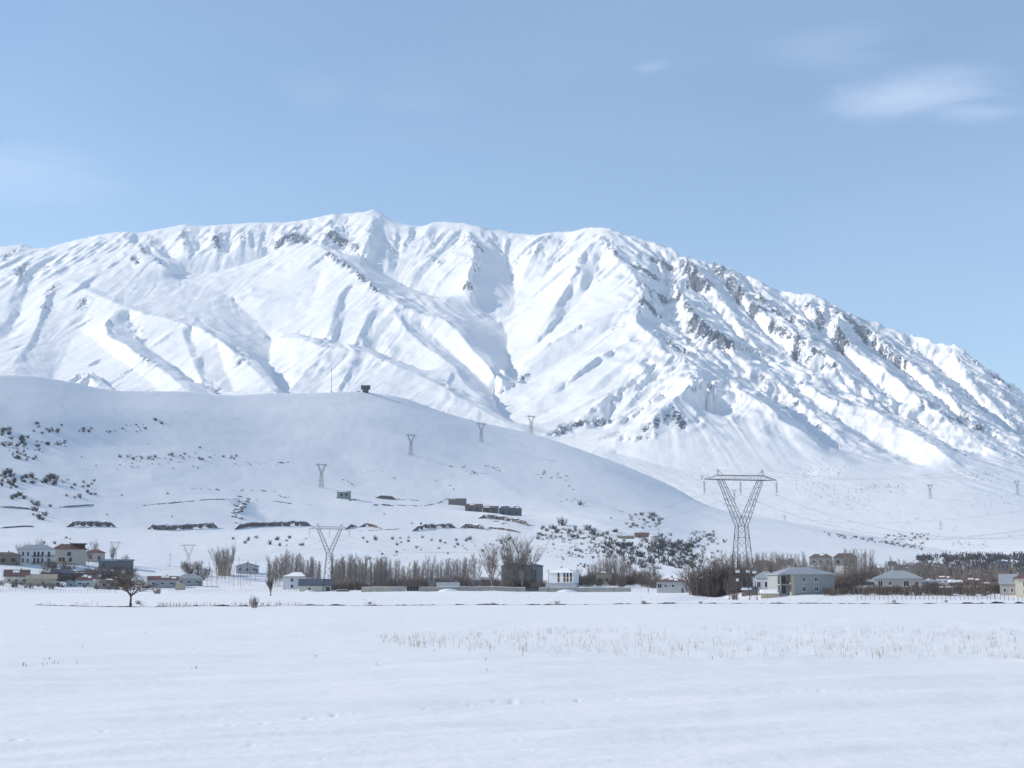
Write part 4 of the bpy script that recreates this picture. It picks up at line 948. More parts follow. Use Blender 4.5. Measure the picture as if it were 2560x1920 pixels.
# ---------------------------------------------------------------- pylons and cables
def lerp(a, b, t): return a + (b - a) * t
def pylon_meshes(tl, tb, key, plates=False):
    """delta lattice pylon, 34.5 m tall: square body, V of two lattice arms, bridge, peaks, three insulator strings"""
    P = {}
    HB, HW, HX, HT = 0.0, 19.4, 31.7, 32.9; wb, ww = 2.9, 1.32
    def corner(z, i):
        k = lerp(wb, ww, z / HW); sx = (-1, 1, 1, -1)[i]; sy = (-1, -1, 1, 1)[i]; return Vector((sx * k, sy * k, z))
    legs = []
    for i in range(4):
        m = MB(); m.tube([corner(-1.0, i), corner(HW, i)], tl, 4); legs.append(m)
    br = MB(); zs = [0, 3.0, 6.6, 10.0, 13.2, 16.4, HW]
    for a, b in zip(zs[:-1], zs[1:]):
        for i in range(4):
            j = (i + 1) % 4
            br.tube([corner(a, i), corner(b, j)], tb, 4, cap=False); br.tube([corner(a, j), corner(b, i)], tb, 4, cap=False)
            if b in (3.0, 10.0, 16.4, HW): br.tube([corner(b, i), corner(b, j)], tb, 4, cap=False)
    arms = []
    for s in (-1, 1):
        m = MB(); O = []; I = []
        for sy in (-1, 1):
            o0 = Vector((s * ww, sy * ww, HW)); o1 = Vector((s * 6.2, sy * .75, HX)); i0 = Vector((s * .2, sy * ww * .9, HW + 2.0)); i1 = Vector((s * 4.9, sy * .75, HX))
            m.tube([o0, o1], tl * .8, 4); m.tube([Vector((s * -ww * .35, sy * ww, HW)), i0, i1], tl * .7, 4)
            O.append((o0, o1)); I.append((i0, i1))
            n = 7
            for k in range(n):
                a = o0.lerp(o1, k / n); b = i0.lerp(i1, (k + .5) / n); c = o0.lerp(o1, (k + 1) / n)
                m.tube([a, b, c], tb, 4, cap=False)
        for k in range(8):
            q = k / 8; m.tube([O[0][0].lerp(O[0][1], q), O[1][0].lerp(O[1][1], q + .12)], tb, 4, cap=False); m.tube([I[0][0].lerp(I[0][1], q), I[1][0].lerp(I[1][1], q + .12)], tb, 4, cap=False)
        arms.append(m)
    x = MB(); E = 10.2; hw_ = .75
    for sy in (-1, 1):
        x.tube([(-E, 0, HX + .1), (-6.4, sy * hw_, HX), (6.4, sy * hw_, HX), (E, 0, HX + .1)], tl * .75, 4)
        x.tube([(-E, 0, HX + .1), (-6.4, sy * hw_, HT), (6.4, sy * hw_, HT), (E, 0, HX + .1)], tl * .7, 4)
        n = 14
        for k in range(n):
            xa = -6.4 + 12.8 * k / n; xb = xa + 12.8 / n; x.tube([(xa, sy * hw_, HX), ((xa + xb) / 2, sy * hw_, HT), (xb, sy * hw_, HX)], tb, 4, cap=False)
        for s in (-1, 1):
            x.tube([(s * 6.4, sy * hw_, HX), (s * 7.6, sy * hw_ * .66, HX + .85), (s * 7.7, sy * hw_ * .66, HX), (s * 8.9, sy * hw_ * .33, HX + .45)], tb, 4, cap=False)
    for k in range(11):
        xa = -6.4 + 12.8 * k / 10
        for z in (HX, HT): x.tube([(xa, -hw_, z), (xa, hw_, z)], tb, 4, cap=False)
    pk = []
    for s in (-1, 1):
        m = MB()
        for dx, dy in ((-.0, -hw_), (-.0, hw_), (-1.5 * s, 0)): m.tube([(s * 6.3 + dx, dy, HT), (s * 6.3, 0, 34.5)], tl * .6, 4)
        m.tube([(s * 6.1, -.3, 33.9), (s * 6.1, .3, 33.9)], tb, 4); pk.append(m)
    ins = []
    for xx in (-E + .05, 0, E - .05):
        m = MB(); z0 = HX + .05 if abs(xx) > 1 else HX
        m.tube([(xx, 0, z0), (xx, 0, z0 - 4.0)], tb * .6, 4)
        for k in range(12):
            z = z0 - .65 - .25 * k; m.tube([(xx, 0, z + .07), (xx, 0, z), (xx, 0, z - .03)], [.05, .36 if key == 'near' else .24, .3 if key == 'near' else .22], 8)
        m.tube([(xx - .35, 0, z0 - 4.0), (xx + .35, 0, z0 - 4.0)], tb, 4); ins.append(m)
    P['leg'] = [m.mesh('leg', [M_STEEL]) for m in legs]; P['body_bracing'] = [br.mesh('body_bracing', [M_STEEL])]
    P['arm'] = [m.mesh('arm', [M_STEEL]) for m in arms]; P['crossarm'] = [x.mesh('crossarm', [M_STEEL])]
    P['peak'] = [m.mesh('peak', [M_STEEL]) for m in pk]; P['insulator'] = [m.mesh('insulator', [M_INS]) for m in ins]
    if plates:
        pl = []
        for (i, z, w) in ((0, 7.4, .55), (1, 7.2, .55), (2, 7.5, .55), (0, 5.2, .4), (1, 5.3, .4)):
            m = MB(); c = corner(z, i); m.box(c.x - w, c.x + w, c.y - .3, c.y - .25, z - .35, z + .35); pl.append(m.mesh('sign_plate', [M_FRAME]))
        P['sign_plate'] = pl
    return P
PY_NEAR = pylon_meshes(.105, .04, 'near', True); PY_MID = pylon_meshes(.12, .05, 'mid'); PY_FAR = pylon_meshes(.17, .08, 'far')
def pylon(loc, scale, yaw, label, P):
    t = thing('pylon', loc, label, 'pylon', 'lattice power pylons', yaw, scale)
    for k, ms in P.items():
        for me in ms: place(k, me, t)
    return t
def hang(t, xx, z):
    return t.matrix_basis @ Vector((xx, 0, z))
def pyl_px(px, ytop, ybase, r, yawdeg, label, P, z=None):
    g_ = ground_at(px, r, ybase); s = (ybase - ytop) * r / F / 34.5
    if z is not None: g_.z = EYE + r * float(ray(px, ybase)[1])
    th = math.atan2(g_.x, g_.y)
    return pylon(g_, s, -th + math.radians(yawdeg), label, P)
p1 = pyl_px(1858, 1181, 1499.5, 386, 20, 'tallest dark lattice pylon standing at the right field edge', PY_NEAR)
p2 = pyl_px(821, 1316, 1484.5, 690, 8, 'grey lattice pylon in front of the poplars beside the cream barn', PY_MID)
def on_hill(px, yb, rmin=425):
    h = landH.hit(px, yb, rmin); return h[1] if h else None
r3 = on_hill(470, 1432); p3 = pyl_px(470, 1353, 1424, r3, 5, 'lattice pylon on the lower slope above the grey hip-roofed house', PY_MID)
r4 = on_hill(285, 1412); p4 = pyl_px(286, 1361, 1418, r4, 14, 'lattice pylon whose top shows behind the dark stone barn', PY_MID)
HP = [(803, 1158, 1219, 'lattice pylon lowest on the open hillside above the grey hut'), (1027, 1084, 1138, 'pale lattice pylon halfway up the hill'), (1203, 1056, 1105, 'pale lattice pylon just below the hill crest')]
for px, yt, yb, lab in HP:
    r = on_hill(px, yb); pyl_px(px, yt, yb, r, 30, lab, PY_FAR)
i_ = int(np.argmin(np.abs(TH - th_of(1328, 1085)))); pyl_px(1328, 1037, 1090, float(r_rid[i_]) + 60, 40, 'lattice pylon standing behind the hill crest against the mountain', PY_FAR, z=1)
def on_mount(px, yb):
    h = landM.hit(px, yb, 2100); return h[1] if h else 3000
for px, yt, yb, lab in ((2326, 1212, 1247, 'faint far pylon on the sunlit plain, the left of two'), (2544, 1203, 1237, 'faint far pylon on the sunlit plain near the right edge'),
                        (1836, 1225, 1252, 'faint far pylon seen through the nearest pylon'), (1962, 1288, 1305, 'tiny far pylon right of the nearest pylon at the hill foot'),
                        (2352, 1306, 1324, 'tiny far pylon on the plain below the cables')):
    pyl_px(px, yt, yb, on_mount(px, yb), 45, lab, PY_FAR)
def cable(a, b, sag, rad, label, group):
    n = 28; pts = [a.lerp(b, k / n) - Vector((0, 0, sag * 4 * (k / n) * (1 - k / n))) for k in range(n + 1)]
    m = MB(); m.tube(pts, rad, 5); return tag(m.obj('power_cable', M_WIRE, None, True), label, 'cable', group)
nx = Vector((ground_at(3350, 300).x, ground_at(3350, 300).y, 0))
dirr = Vector((math.cos(math.radians(-40)), math.sin(math.radians(-40)), 0))
for k, xx in enumerate((-10.15, 0, 10.15)):
    a = hang(p1, xx, 27.7); b = nx + dirr * xx * .9 + Vector((0, 0, 29.0))
    cable(a, b, 14.5, .02, 'dark conductor cable running right from the tallest pylon', 'conductors right of the tallest pylon')
    cable(a, hang(p2, xx, 27.7), 11, .018, 'dark conductor cable running left from the tallest pylon', 'conductors left of the tallest pylon')
    cable(hang(p2, xx, 27.7), hang(p3, xx, 27.7), 9, .018, 'thin conductor cable running to the pylon on the lower slope', 'conductors between the village pylons')
for s in (-1, 1):
    cable(hang(p1, s * 6.3, 34.5), nx + dirr * s * 6 + Vector((0, 0, 40)), 8.5, .014, 'thin earth wire running right from a peak of the tallest pylon', 'earth wires of the tallest pylon')
for z0, z1, sg in ((60, 44, 3), (24, 12, 2)):
    a = ground_at(1960, 2900) + Vector((0, 0, z0 * .4)); b = ground_at(2620, 2500) + Vector((0, 0, z0)); cable(a, b, 18, .09, 'faint cable sagging over the sunlit plain', 'far cables over the plain')
# ---------------------------------------------------------------- bare trees and shrubs
def rdir(R): a = R.uniform(0, 2 * math.pi); return Vector((math.cos(a), math.sin(a), 0))
def limb(m, R, p, d, L, r0, r1, segs, lift=0.0, wob=.12, n=3):
    pts = [p.copy()]; d = d.normalized(); rad = [r0]
    for k in range(segs):
        d = (d + Vector((R.gauss(0, wob), R.gauss(0, wob), R.gauss(0, wob * .6) + lift))).normalized()
        p = p + d * (L / segs); pts.append(p.copy()); rad.append(lerp(r0, r1, (k + 1) / segs))
    m.tube(pts, rad, n, cap=False); return pts, d
def poplar(seed, H=14.0, nb=52, spread=.30, tw=10, rt=.022, low=.12, stems=1, trunk_r=.14):
    R = random.Random(seed); T = MB(); C = MB()
    for s_ in range(stems):
        b0 = rdir(R) * (R.uniform(.2, .8) if stems > 1 else 0)
        tp, _ = limb(T, R, Vector((b0.x, b0.y, -.4)), Vector((b0.x * .12, b0.y * .12, 1)), H * R.uniform(.85, 1.0), trunk_r, .03, 8, .05, .035, 5)
        for k in range(nb // stems):
            t = lerp(low, .97, (k + R.random()) / (nb // stems)); q = t * (len(tp) - 1); i = min(int(q), len(tp) - 2); p = tp[i].lerp(tp[i + 1], q - i)
            L = H * spread * (1.15 - .75 * t) * R.uniform(.7, 1.15)
            pts, d = limb(C, R, p, rdir(R) * R.uniform(.45, .75) + Vector((0, 0, 1)), L, rt * 1.5, rt * .7, 3, .10, .10)
            for j in range(tw):
                u = R.uniform(.25, 1); qq = u * 3; ii = min(int(qq), 2); pp = pts[ii].lerp(pts[ii + 1], qq - ii)
                limb(C, R, pp, rdir(R) * .6 + Vector((0, 0, 1)), L * R.uniform(.25, .5), rt * .8, rt * .4, 1, .05, .1)
    return T, C
def fan_tree(seed, H=13.0, stems=11, spread=.75, rt=.03):
    R = random.Random(seed); T = MB(); C = MB(); tp, d = limb(T, R, Vector((0, 0, -.4)), Vector((0, 0, 1)), H * .14, .32, .26, 2, 0, .05, 6); top = tp[-1]
    for s_ in range(stems):
        a = rdir(R) * R.uniform(.1, spread); L = H * R.uniform(.62, .9)
        pts, d = limb(T, R, top, Vector((a.x, a.y, 1)), L, .11, .03, 5, .03, .07, 4)
        for k in range(16):
            u = R.uniform(.25, 1) * 5; i = min(int(u), 4); p = pts[i].lerp(pts[i + 1], u - i)
            l2 = L * R.uniform(.18, .34); p2, d2 = limb(C, R, p, Vector((a.x, a.y, 1)) * .7 + rdir(R) * .55 + Vector((0, 0, .3)), l2, rt * 1.3, rt * .7, 2, .06, .12)
            for j in range(5):
                pp = p2[R.choice((0, 1))].lerp(p2[2], R.random()); limb(C, R, pp, Vector((a.x, a.y, .9)) + rdir(R) * .6, l2 * R.uniform(.4, .7), rt * .8, rt * .4, 1, .05, .1)
    return T, C
def thicket(seed, W=6.0, H=5.0, stems=40, rt=.03, tw=7, dome=True):
    """many-stemmed bush: stems rising from the ground and branching into a rounded mass"""
    R = random.Random(seed); T = MB(); C = MB()
    for s_ in range(stems):
        b = rdir(R) * (W * .22 * math.sqrt(R.random())); lean = rdir(R) * R.uniform(0, .75) + b * (.9 / W)
        L = H * R.uniform(.6, 1.0) * (1 - .25 * min(1, lean.length)) * 1.02
        pts, d = limb(T if s_ % 4 == 0 else C, R, Vector((b.x, b.y, -.3)), Vector((lean.x, lean.y, 1)), L, rt * 1.7, rt * .6, 4, .02, .10)
        for j in range(tw):
            u = R.uniform(.2, 1) * 4; i = min(int(u), 3); p = pts[i].lerp(pts[i + 1], u - i)
            p2, _ = limb(C, R, p, lean * .5 + rdir(R) * .7 + Vector((0, 0, .8)), L * R.uniform(.18, .36), rt, rt * .5, 2, .05, .15)
            limb(C, R, p2[1], rdir(R) * .8 + Vector((0, 0, .7)), L * .16, rt * .7, rt * .4, 1)
    return T, C
def fruit_tree(seed):
    """short crooked trunk forking low into a wide umbrella of fine twigs"""
    R = random.Random(seed); T = MB(); C = MB()
    limb(T, R, Vector((0, 0, -.3)), Vector((.06, 0, 1)), .75, .115, .095, 2, 0, .03, 8)
    T.tube([(0, 0, -.3), (.02, 0, .35), (.05, 0, .95), (.03, 0, 1.25)], [.13, .10, .085, .08], 8); top = Vector((.03, 0, 1.15))
    for k in range(9):
        an = 2 * math.pi * (k + R.uniform(-.3, .3)) / 9; out = R.uniform(.45, 1.0); a = Vector((math.cos(an) * out, math.sin(an) * out, 1.0))
        pts, d = limb(T, R, top, a, R.uniform(1.9, 2.5), .055, .02, 5, .0, .14, 5)
        for j in range(9):
            u = R.uniform(.35, 1) * 5; i = min(int(u), 4); p = pts[i].lerp(pts[i + 1], u - i)
            dd = Vector((a.x, a.y, .25)) * .7 + rdir(R) * .9 + Vector((0, 0, R.uniform(-.1, .8)))
            p2, d2 = limb(C, R, p, dd, R.uniform(.7, 1.3), .028, .012, 3, -.02, .2)
            for q in range(5):
                pp = p2[R.choice((1, 2))].lerp(p2[3], R.random()); p3, _ = limb(C, R, pp, d2 * .5 + rdir(R) * .8 + Vector((0, 0, R.uniform(-.3, .6))), R.uniform(.35, .7), .013, .007, 2, -.02, .2)
                for w in range(2): limb(C, R, p3[1], rdir(R) + Vector((0, 0, R.uniform(-.4, .7))), R.uniform(.18, .4), .009, .005, 1)
    return T, C
def proto(TC, bark, twig): return TC[0].mesh('trunk', [bark]), TC[1].mesh('crown', [twig])
POP = [proto(poplar(s), M_BARKL, M_TWIG_P) for s in (1, 2, 3)]
POPT = [proto(poplar(s, 14, 78, .22, 10, .024, .05, 3, .10), M_BARKL, M_TWIG_P) for s in (4, 5)]
SLIM = [proto(poplar(s, 12, 20, .16, 3, .024, .45, 1, .09), M_BARK, M_TWIG_D) for s in (6, 7)]
FAN = [proto(fan_tree(s), M_BARKL, M_TWIG_P) for s in (8, 9)]
THK = [proto(thicket(s, 12, 10, 90, .034, 9), M_BARK, M_TWIG_B) for s in (10, 11)]
BRU = [proto(thicket(s, 5, 4, 34, .03, 7), M_BARK, M_TWIG_B) for s in (12, 13, 14)]
SHR = [t[1] for t in [(None, _m.mesh('shrub', [M_TWIG_D])) for _m in [(lambda q: (q[1].v.extend(q[0].v), q[1].f.extend([tuple(i + len(q[1].v) - len(q[0].v) for i in f) for f in q[0].f]), q[1].m.extend(q[0].m), q[1])[3])(thicket(s, 4, 3, 22, .045, 6)) for s in (15, 16, 17, 18)]]]
DTR = [proto(fan_tree(s, 6, 6, .55, .03), M_BARK, M_TWIG_D) for s in (19, 20)]
FRT = proto(fruit_tree(23), M_BARK, M_TWIG_F)
TR = random.Random(77)
def tree(P, px, r, hpx, H0, label, group=None, name='bare_tree', cat='tree', wx=1.0, py=1440, z=None, loc=None):
    g_ = loc.copy() if loc else ground_at(px, r, py)
    rr = math.hypot(g_.x, g_.y); s = hpx * rr / F / H0
    t = thing(name, g_, label, cat, group, TR.uniform(0, 6.28), (s * wx, s * wx, s))
    place('trunk', P[0], t); place('crown', P[1], t); return t
def row(Ps, x0, x1, n, r0, r1, h0, h1, H0, label, group, wx=1.0, name='bare_tree', cat='tree'):
    for k in range(n):
        px = lerp(x0, x1, (k + TR.uniform(.1, .9)) / n)
        pl = (', left part', ', middle part', ', right part')[int(3 * k / n)] if n >= 24 else ''
        tree(TR.choice(Ps), px, TR.uniform(r0, r1), TR.uniform(h0, h1), H0, label + pl, group + pl.replace(',', ''), name, cat, wx * TR.uniform(.85, 1.15))
# poplar groves (photograph: columns from left to right)
row(POP, 667, 722, 15, 840, 900, 48, 80, 14, 'slender bare poplar behind the pale two-storey house', 'poplars behind the pale house', name='poplar_tree')
row(POP, 720, 750, 7, 860, 900, 66, 76, 14, 'slender bare poplar behind the pale two-storey house', 'poplars behind the pale house', name='poplar_tree')
row(POPT, 752, 800, 12, 850, 890, 58, 66, 14, 'dense brown poplar in the rounded clump left of the second pylon', 'rounded poplar clump', 1.0, 'poplar_tree')
row(POP + POPT * 2, 828, 962, 58, 790, 880, 48, 86, 14, 'bare poplar in the dense grove right of the second pylon', 'dense poplar grove', .9, 'poplar_tree')
row(POP + POPT * 2, 955, 1060, 42, 820, 910, 34, 66, 14, 'slim bare poplar in the grove behind the compound wall', 'poplar grove behind the wall', .9, 'poplar_tree')
row(POP + POPT * 2, 1060, 1170, 40, 820, 910, 36, 72, 14, 'slim bare poplar in the grove behind the compound wall', 'poplar grove behind the wall', .9, 'poplar_tree')
row(BRU, 828, 960, 22, 770, 800, 16, 28, 4, 'dark brush at the foot of the dense poplar grove', 'brush below the dense grove', 1.1, 'brush', 'bush')
row(BRU, 950, 1090, 18, 760, 800, 24, 34, 4, 'dark brush at the foot of the poplar grove', 'brush below the poplars', 1.0, 'brush', 'bush')
row(BRU, 1100, 1260, 20, 730, 790, 22, 36, 4, 'grey brush among the trees behind the compound wall', 'brush behind the compound wall', 1.1, 'brush', 'bush')
row(POP, 1165, 1200, 5, 800, 850, 60, 92, 14, 'pale bare poplar between the grove and the fan-shaped trees', 'poplars beside the fan-shaped trees', 1.0, 'poplar_tree')
for px, h, w, lab in ((1228, 92, 1.0, 'left fan-shaped bare willow behind the grey concrete house'), (1272, 108, 1.15, 'tallest fan-shaped bare willow left of the dark block'), (1308, 104, 1.25, 'fan-shaped bare willow spreading over the dark block')):
    tree(FAN[px % 2], px, 712, h, 12, lab, 'fan-shaped willows', 'willow_tree', 'tree', w)
row(POPT, 1500, 1560, 8, 780, 830, 68, 86, 14, 'bare poplar in the tall clump behind the ochre house', 'poplar clump behind the ochre house', .8, 'poplar_tree')
row(BRU, 1430, 1648, 34, 700, 760, 26, 40, 4, 'dark bare brush right of the white villa', 'brush belt right of the white villa', 1.1, 'brush', 'bush')
row(BRU, 1252, 1366, 12, 690, 710, 20, 30, 4, 'dark bare brush in front of the dark block', 'brush before the dark block', 1.1, 'brush', 'bush')
row(FAN, 1258, 1345, 6, 696, 708, 36, 58, 12, 'grey bare tree standing in front of the dark block', 'trees before the dark block', .9)
row(FAN, 533, 580, 5, 900, 940, 48, 66, 12, 'bare tree beside the brown shed on the lower slope', 'trees by the brown shed', .7)
row(SLIM, 495, 640, 18, 820, 900, 40, 62, 12, 'thin bare trunk in the sparse row above the field edge', 'sparse slim trees', 1.0, 'slim_tree')
row(BRU, 455, 520, 8, 880, 960, 16, 30, 4, 'grey bare bush around the pylon on the lower slope', 'bushes by the lower pylon', 1.0, 'brush', 'bush')
tree(DTR[0], 677, 520, 40, 5.6, 'small bare tree standing alone at the field edge left of the cream barn', None, 'bare_tree', 'tree', 1.1)
row(SLIM, 1700, 1730, 3, 640, 680, 40, 56, 12, 'thin bare tree between the brown-roofed house and the big willow thicket', 'slim trees left of the willow thicket', 1.0, 'slim_tree')
# the big rounded willow thicket left of the near pylon
for px, h, w, lab in ((1752, 82, 1.1, 'left pale part of the big rounded willow thicket'), (1786, 92, 1.15, 'tallest middle part of the big rounded willow thicket'), (1822, 84, 1.05, 'brown part of the big rounded willow thicket behind the nearest pylon')):
    tree(THK[px % 2], px, 470, h, 9.2, lab, 'big willow thicket', 'willow_thicket', 'bush', w)
row(BRU, 1735, 1845, 14, 455, 490, 36, 60, 4, 'brown brush filling the foot of the big willow thicket', 'brush under the willow thicket', 1.0, 'brush', 'bush')
tree(BRU[0], 1836, 384, 22, 3.6, 'dark bush at the foot of the tallest pylon', None, 'brush', 'bush', 1.0)
row(BRU, 1845, 1900, 8, 470, 560, 30, 52, 4, 'brown brush behind the tallest pylon', 'brush behind the tallest pylon', 1.0, 'brush', 'bush')
row(POPT, 1800, 1905, 16, 850, 1000, 40, 62, 14, 'brown bare tree on the slope behind the tallest pylon', 'trees behind the tallest pylon', 1.0)
row(POP, 1890, 2020, 22, 900, 1050, 40, 62, 14, 'tan bare poplar on the slope above the big grey house', 'poplars above the big grey house', 1.0, 'poplar_tree')
row(BRU, 2005, 2190, 26, 440, 560, 30, 50, 4, 'brown garden brush between the big grey house and the wide house', 'garden brush by the big grey house', 1.0, 'brush', 'bush')
row(POPT, 2108, 2182, 12, 700, 800, 66, 90, 14, 'tan poplar in the tall clump above the stone house', 'tall tan poplar clump', 1.0, 'poplar_tree')
row(POP, 2215, 2345, 20, 1000, 1150, 30, 46, 14, 'pale poplar in the row above the long dark barn', 'poplar row above the dark barn', 1.0, 'poplar_tree')
row(POP, 2020, 2110, 12, 760, 820, 30, 46, 14, 'grey bare tree in front of the brown slope houses', 'trees before the brown slope houses', 1.2)
row(POPT, 2330, 2500, 18, 950, 1250, 30, 46, 14, 'grey bare tree among the roofs of the right village', 'trees of the right village', 1.1)
row(BRU, 2060, 2545, 64, 408, 430, 19, 29, 4, 'brown brush in the long hedge behind the fence', 'long brown hedge', 1.15, 'hedge_shrub', 'hedge')
row(BRU, 2310, 2545, 16, 440, 480, 20, 28, 4, 'dark garden brush behind the long hedge', 'garden brush behind the hedge', 1.1, 'hedge_shrub', 'hedge')
# the wooded rise of the right village
row(POPT + FAN, 1860, 2200, 34, 620, 900, 30, 52, 13, 'grey-brown bare tree on the wooded rise of the right village', 'trees on the wooded rise', 1.1)
row(BRU, 1850, 2200, 44, 520, 900, 20, 34, 4, 'grey-brown bush on the wooded rise of the right village', 'bushes on the wooded rise', 1.3, 'garden_bush', 'bush')
row(POPT + FAN, 2180, 2560, 34, 720, 1100, 24, 40, 13, 'grey bare tree between the far roofs of the right village', 'trees between the far roofs', 1.1)
row(BRU, 2180, 2560, 46, 640, 1050, 12, 24, 4, 'grey-brown bush between the far roofs of the right village', 'bushes between the far roofs', 1.3, 'garden_bush', 'bush')
row(FAN, 1440, 1640, 10, 740, 800, 34, 52, 12, 'grey bare tree rising from the brush right of the white villa', 'trees in the brush belt', .9)
# left village scrub
row(BRU, 100, 335, 58, 835, 900, 14, 34, 4, 'brown garden bush among the houses of the left village', 'garden bushes of the left village', 1.1, 'garden_bush', 'bush')
row(BRU, 0, 350, 30, 785, 830, 9, 22, 4, 'low brown bush at the edge of the left village', 'low bushes of the left village', 1.1, 'garden_bush', 'bush')
row(FAN, 20, 330, 9, 930, 1000, 26, 40, 12, 'small bare tree behind the left village', 'trees behind the left village', .8)
row(SLIM, 0, 60, 3, 790, 820, 34, 46, 12, 'thin bare tree at the left picture edge', 'slim trees at the left edge', 1.0, 'slim_tree')
tree(BRU[1], 396, 600, 17, 3.6, 'round dark bush on the snow right of the lone tree', None, 'brush', 'bush', 1.3)
# the near things of the field
pt = field_hit(325, 1518); ft = thing('fruit_tree', pt, 'lone crooked fruit tree standing in the snow field at left', 'tree', None, .6, (1.3, 1.3, 1.08)); place('trunk', FRT[0], ft); place('crown', FRT[1], ft)
pb = field_hit(637, 1520); tb_ = thing('brush', pb, 'dark upright bush at the ditch left of centre', 'bush', None, .3, (.30, .30, .40)); place('trunk', BRU[2][0], tb_); place('crown', BRU[2][1], tb_)
for px, py, s, lab in ((1392, 1511, .16, 'small dry tuft at the ditch below the compound gate'), (925, 1512, .14, 'small dry tuft at the ditch below the tan wall'), (1752, 1510, .13, 'forked dry tuft at the ditch left of the pylon'),
                       (1610, 1511, .17, 'dark dry tuft at the ditch right of centre'), (2236, 1507, .16, 'dry tuft on a small mound left of the fence gate'), (2365, 1506, .14, 'dry tuft on a small mound near the right fence'), (345, 1511, .2, 'grey weed clump right beside the lone tree')):
    q = field_hit(px, py); t_ = thing('weed_tuft', q, lab, 'weeds', None, TR.uniform(0, 6), (s * 1.2, s * 1.2, s)); place('stems', BRU[px % 3][1], t_)
# ---- shrubs scattered over the hill
SHRUBS = [ # x0,x1,y0,y1,n,size px lo,hi
 (0,30,1075,1098,6,10,20),(45,70,1092,1114,6,9,17),(80,110,1058,1085,6,6,11),(118,165,1064,1082,6,7,13),(190,235,1072,1086,6,6,11),(265,290,1075,1082,3,7,10),(300,365,1062,1084,8,5,10),(388,408,1048,1062,4,6,13),
 (0,60,1105,1120,8,7,14),(90,165,1102,1118,11,7,13),(20,110,1120,1132,9,5,10),(30,75,1132,1152,11,7,13),(80,105,1142,1152,4,6,10),(0,40,1172,1222,16,9,18),(42,95,1190,1215,8,9,18),(100,150,1188,1216,8,10,22),(155,240,1200,1250,14,7,14),
 (25,60,1232,1250,5,10,18),(80,140,1255,1302,8,10,20),(300,440,1138,1150,14,6,12),(425,600,1135,1152,14,6,12),(290,520,1155,1176,16,4,7),(540,690,1155,1166,10,3,6),
 (100,230,1345,1362,6,7,14),(560,770,1346,1366,14,7,15),(870,1290,1345,1364,24,7,15),(900,1270,1366,1402,28,4,11),(1290,1480,1358,1402,22,4,10),(1440,1500,1395,1420,6,7,12),
 (1350,1425,1318,1352,12,9,16),(1415,1500,1322,1346,9,10,18),(1575,1655,1285,1322,12,9,16),(1500,1545,1325,1350,8,10,18)]
SG = []
for a in SHRUBS:
    for k in range(int(a[4] * (1.5 if a[0] < 700 and a[2] < 1310 else 1.2))): SG.append((TR.uniform(a[0], a[1]), TR.uniform(a[2], a[3]), TR.uniform(a[5], a[6]) * (1.0 if TR.random() < .8 else 1.3)))
SG += [(1406,1314,38),(1470,1326,30),(1452,1263,24),(305,1240,9),(268,1288,9),(430,1293,8),(420,1313,9),(1030,1310,9),(1052,1311,10),(960,1286,8),(1135,1224,9),(1125,1215,8),(1090,1203,7),(985,1196,9),(240,1165,8),(204,1143,8),(500,1120,10),(488,1133,7),(370,1110,6),(155,1016,5),(20,995,5),(452,1058,5),(585,1048,5),(568,1061,4),(480,1040,4),(970,1048,4),(1106,1060,4)]
SG.sort(key=lambda s_: -s_[2])
for k, (px, py, sz) in enumerate(SG[:300]):
    h = hill_hit(px, py)
    if h is None: continue
    loc, r = h; s = sz * r / F / 4.2
    left = px < 700 and py < 1310; low = py >= 1340
    band = ('in the uppermost band of shrubs', 'uppermost shrubs') if py < 1090 else ('in the second band of shrubs from the top', 'second shrub band') if py < 1131 else ('in the thin long row of shrubs', 'thin shrub row') if (px > 280 and py < 1180) else ('in the third band of shrubs from the top', 'third shrub band') if py < 1160 else ('in the dense group at the left picture edge', 'dense shrub group at the left edge') if py < 1226 else ('lowest at left just above the earth banks', 'lowest shrubs at left')
    lab, grp = (('dark shrub on the hill ' + band[0], band[1]) if left else
                (('dark bare shrub on the low slope behind the poplars', 'low slope shrubs behind the poplars') if px < 1200 else ('dark bare shrub on the low slope above the white villa', 'low slope shrubs above the villa')) if low else ('dark bare shrub on the middle of the shaded hill near the cottages', 'shrubs on the middle of the hill'))
    if sz > 23: lab, grp = {1406: ('round dark bush right of the hillside cottages', None), 1470: ('tall dark bush right of the round hillside bush', None), 1452: ('dark bush highest above the hillside cottages', None)}.get(int(px), (lab, grp))
    tag(place('shrub', SHR[k % 4], None, loc - Vector((0, 0, .1)), TR.uniform(0, 6.28), (s, s, s * TR.uniform(.75, 1.15))), lab, 'shrub', grp)
REST = SG[300:]
# the dark thicket on the hill foot, one mass of tangled bushes
def mass(name, spots, meshes, label, cat, mat_):
    vs, fs = [], []; o = 0; cache = {}
    for (loc, s, k) in spots:
        me = meshes[k % len(meshes)]
        if me.name not in cache:
            v = np.empty(len(me.vertices) * 3, np.float32); me.vertices.foreach_get('co', v); cache[me.name] = (v.reshape(-1, 3), [tuple(p.vertices) for p in me.polygons])
        v, f = cache[me.name]; an = TR.uniform(0, 6.28); c, q = math.cos(an), math.sin(an)
        w = np.stack([(v[:, 0] * c - v[:, 1] * q) * s, (v[:, 0] * q + v[:, 1] * c) * s, v[:, 2] * s * TR.uniform(.8, 1.1)], 1) + np.array(loc)
        vs.append(w); fs += [tuple(i + o for i in g_) for g_ in f]; o += len(v)
    me = bpy.data.meshes.new(name); me.from_pydata(np.concatenate(vs).tolist(), [], fs); me.materials.append(mat_); me.update()
    ob = place(name, me); ob['kind'] = 'stuff'; ob['label'] = label; ob['category'] = cat; return ob
SH_LO = []
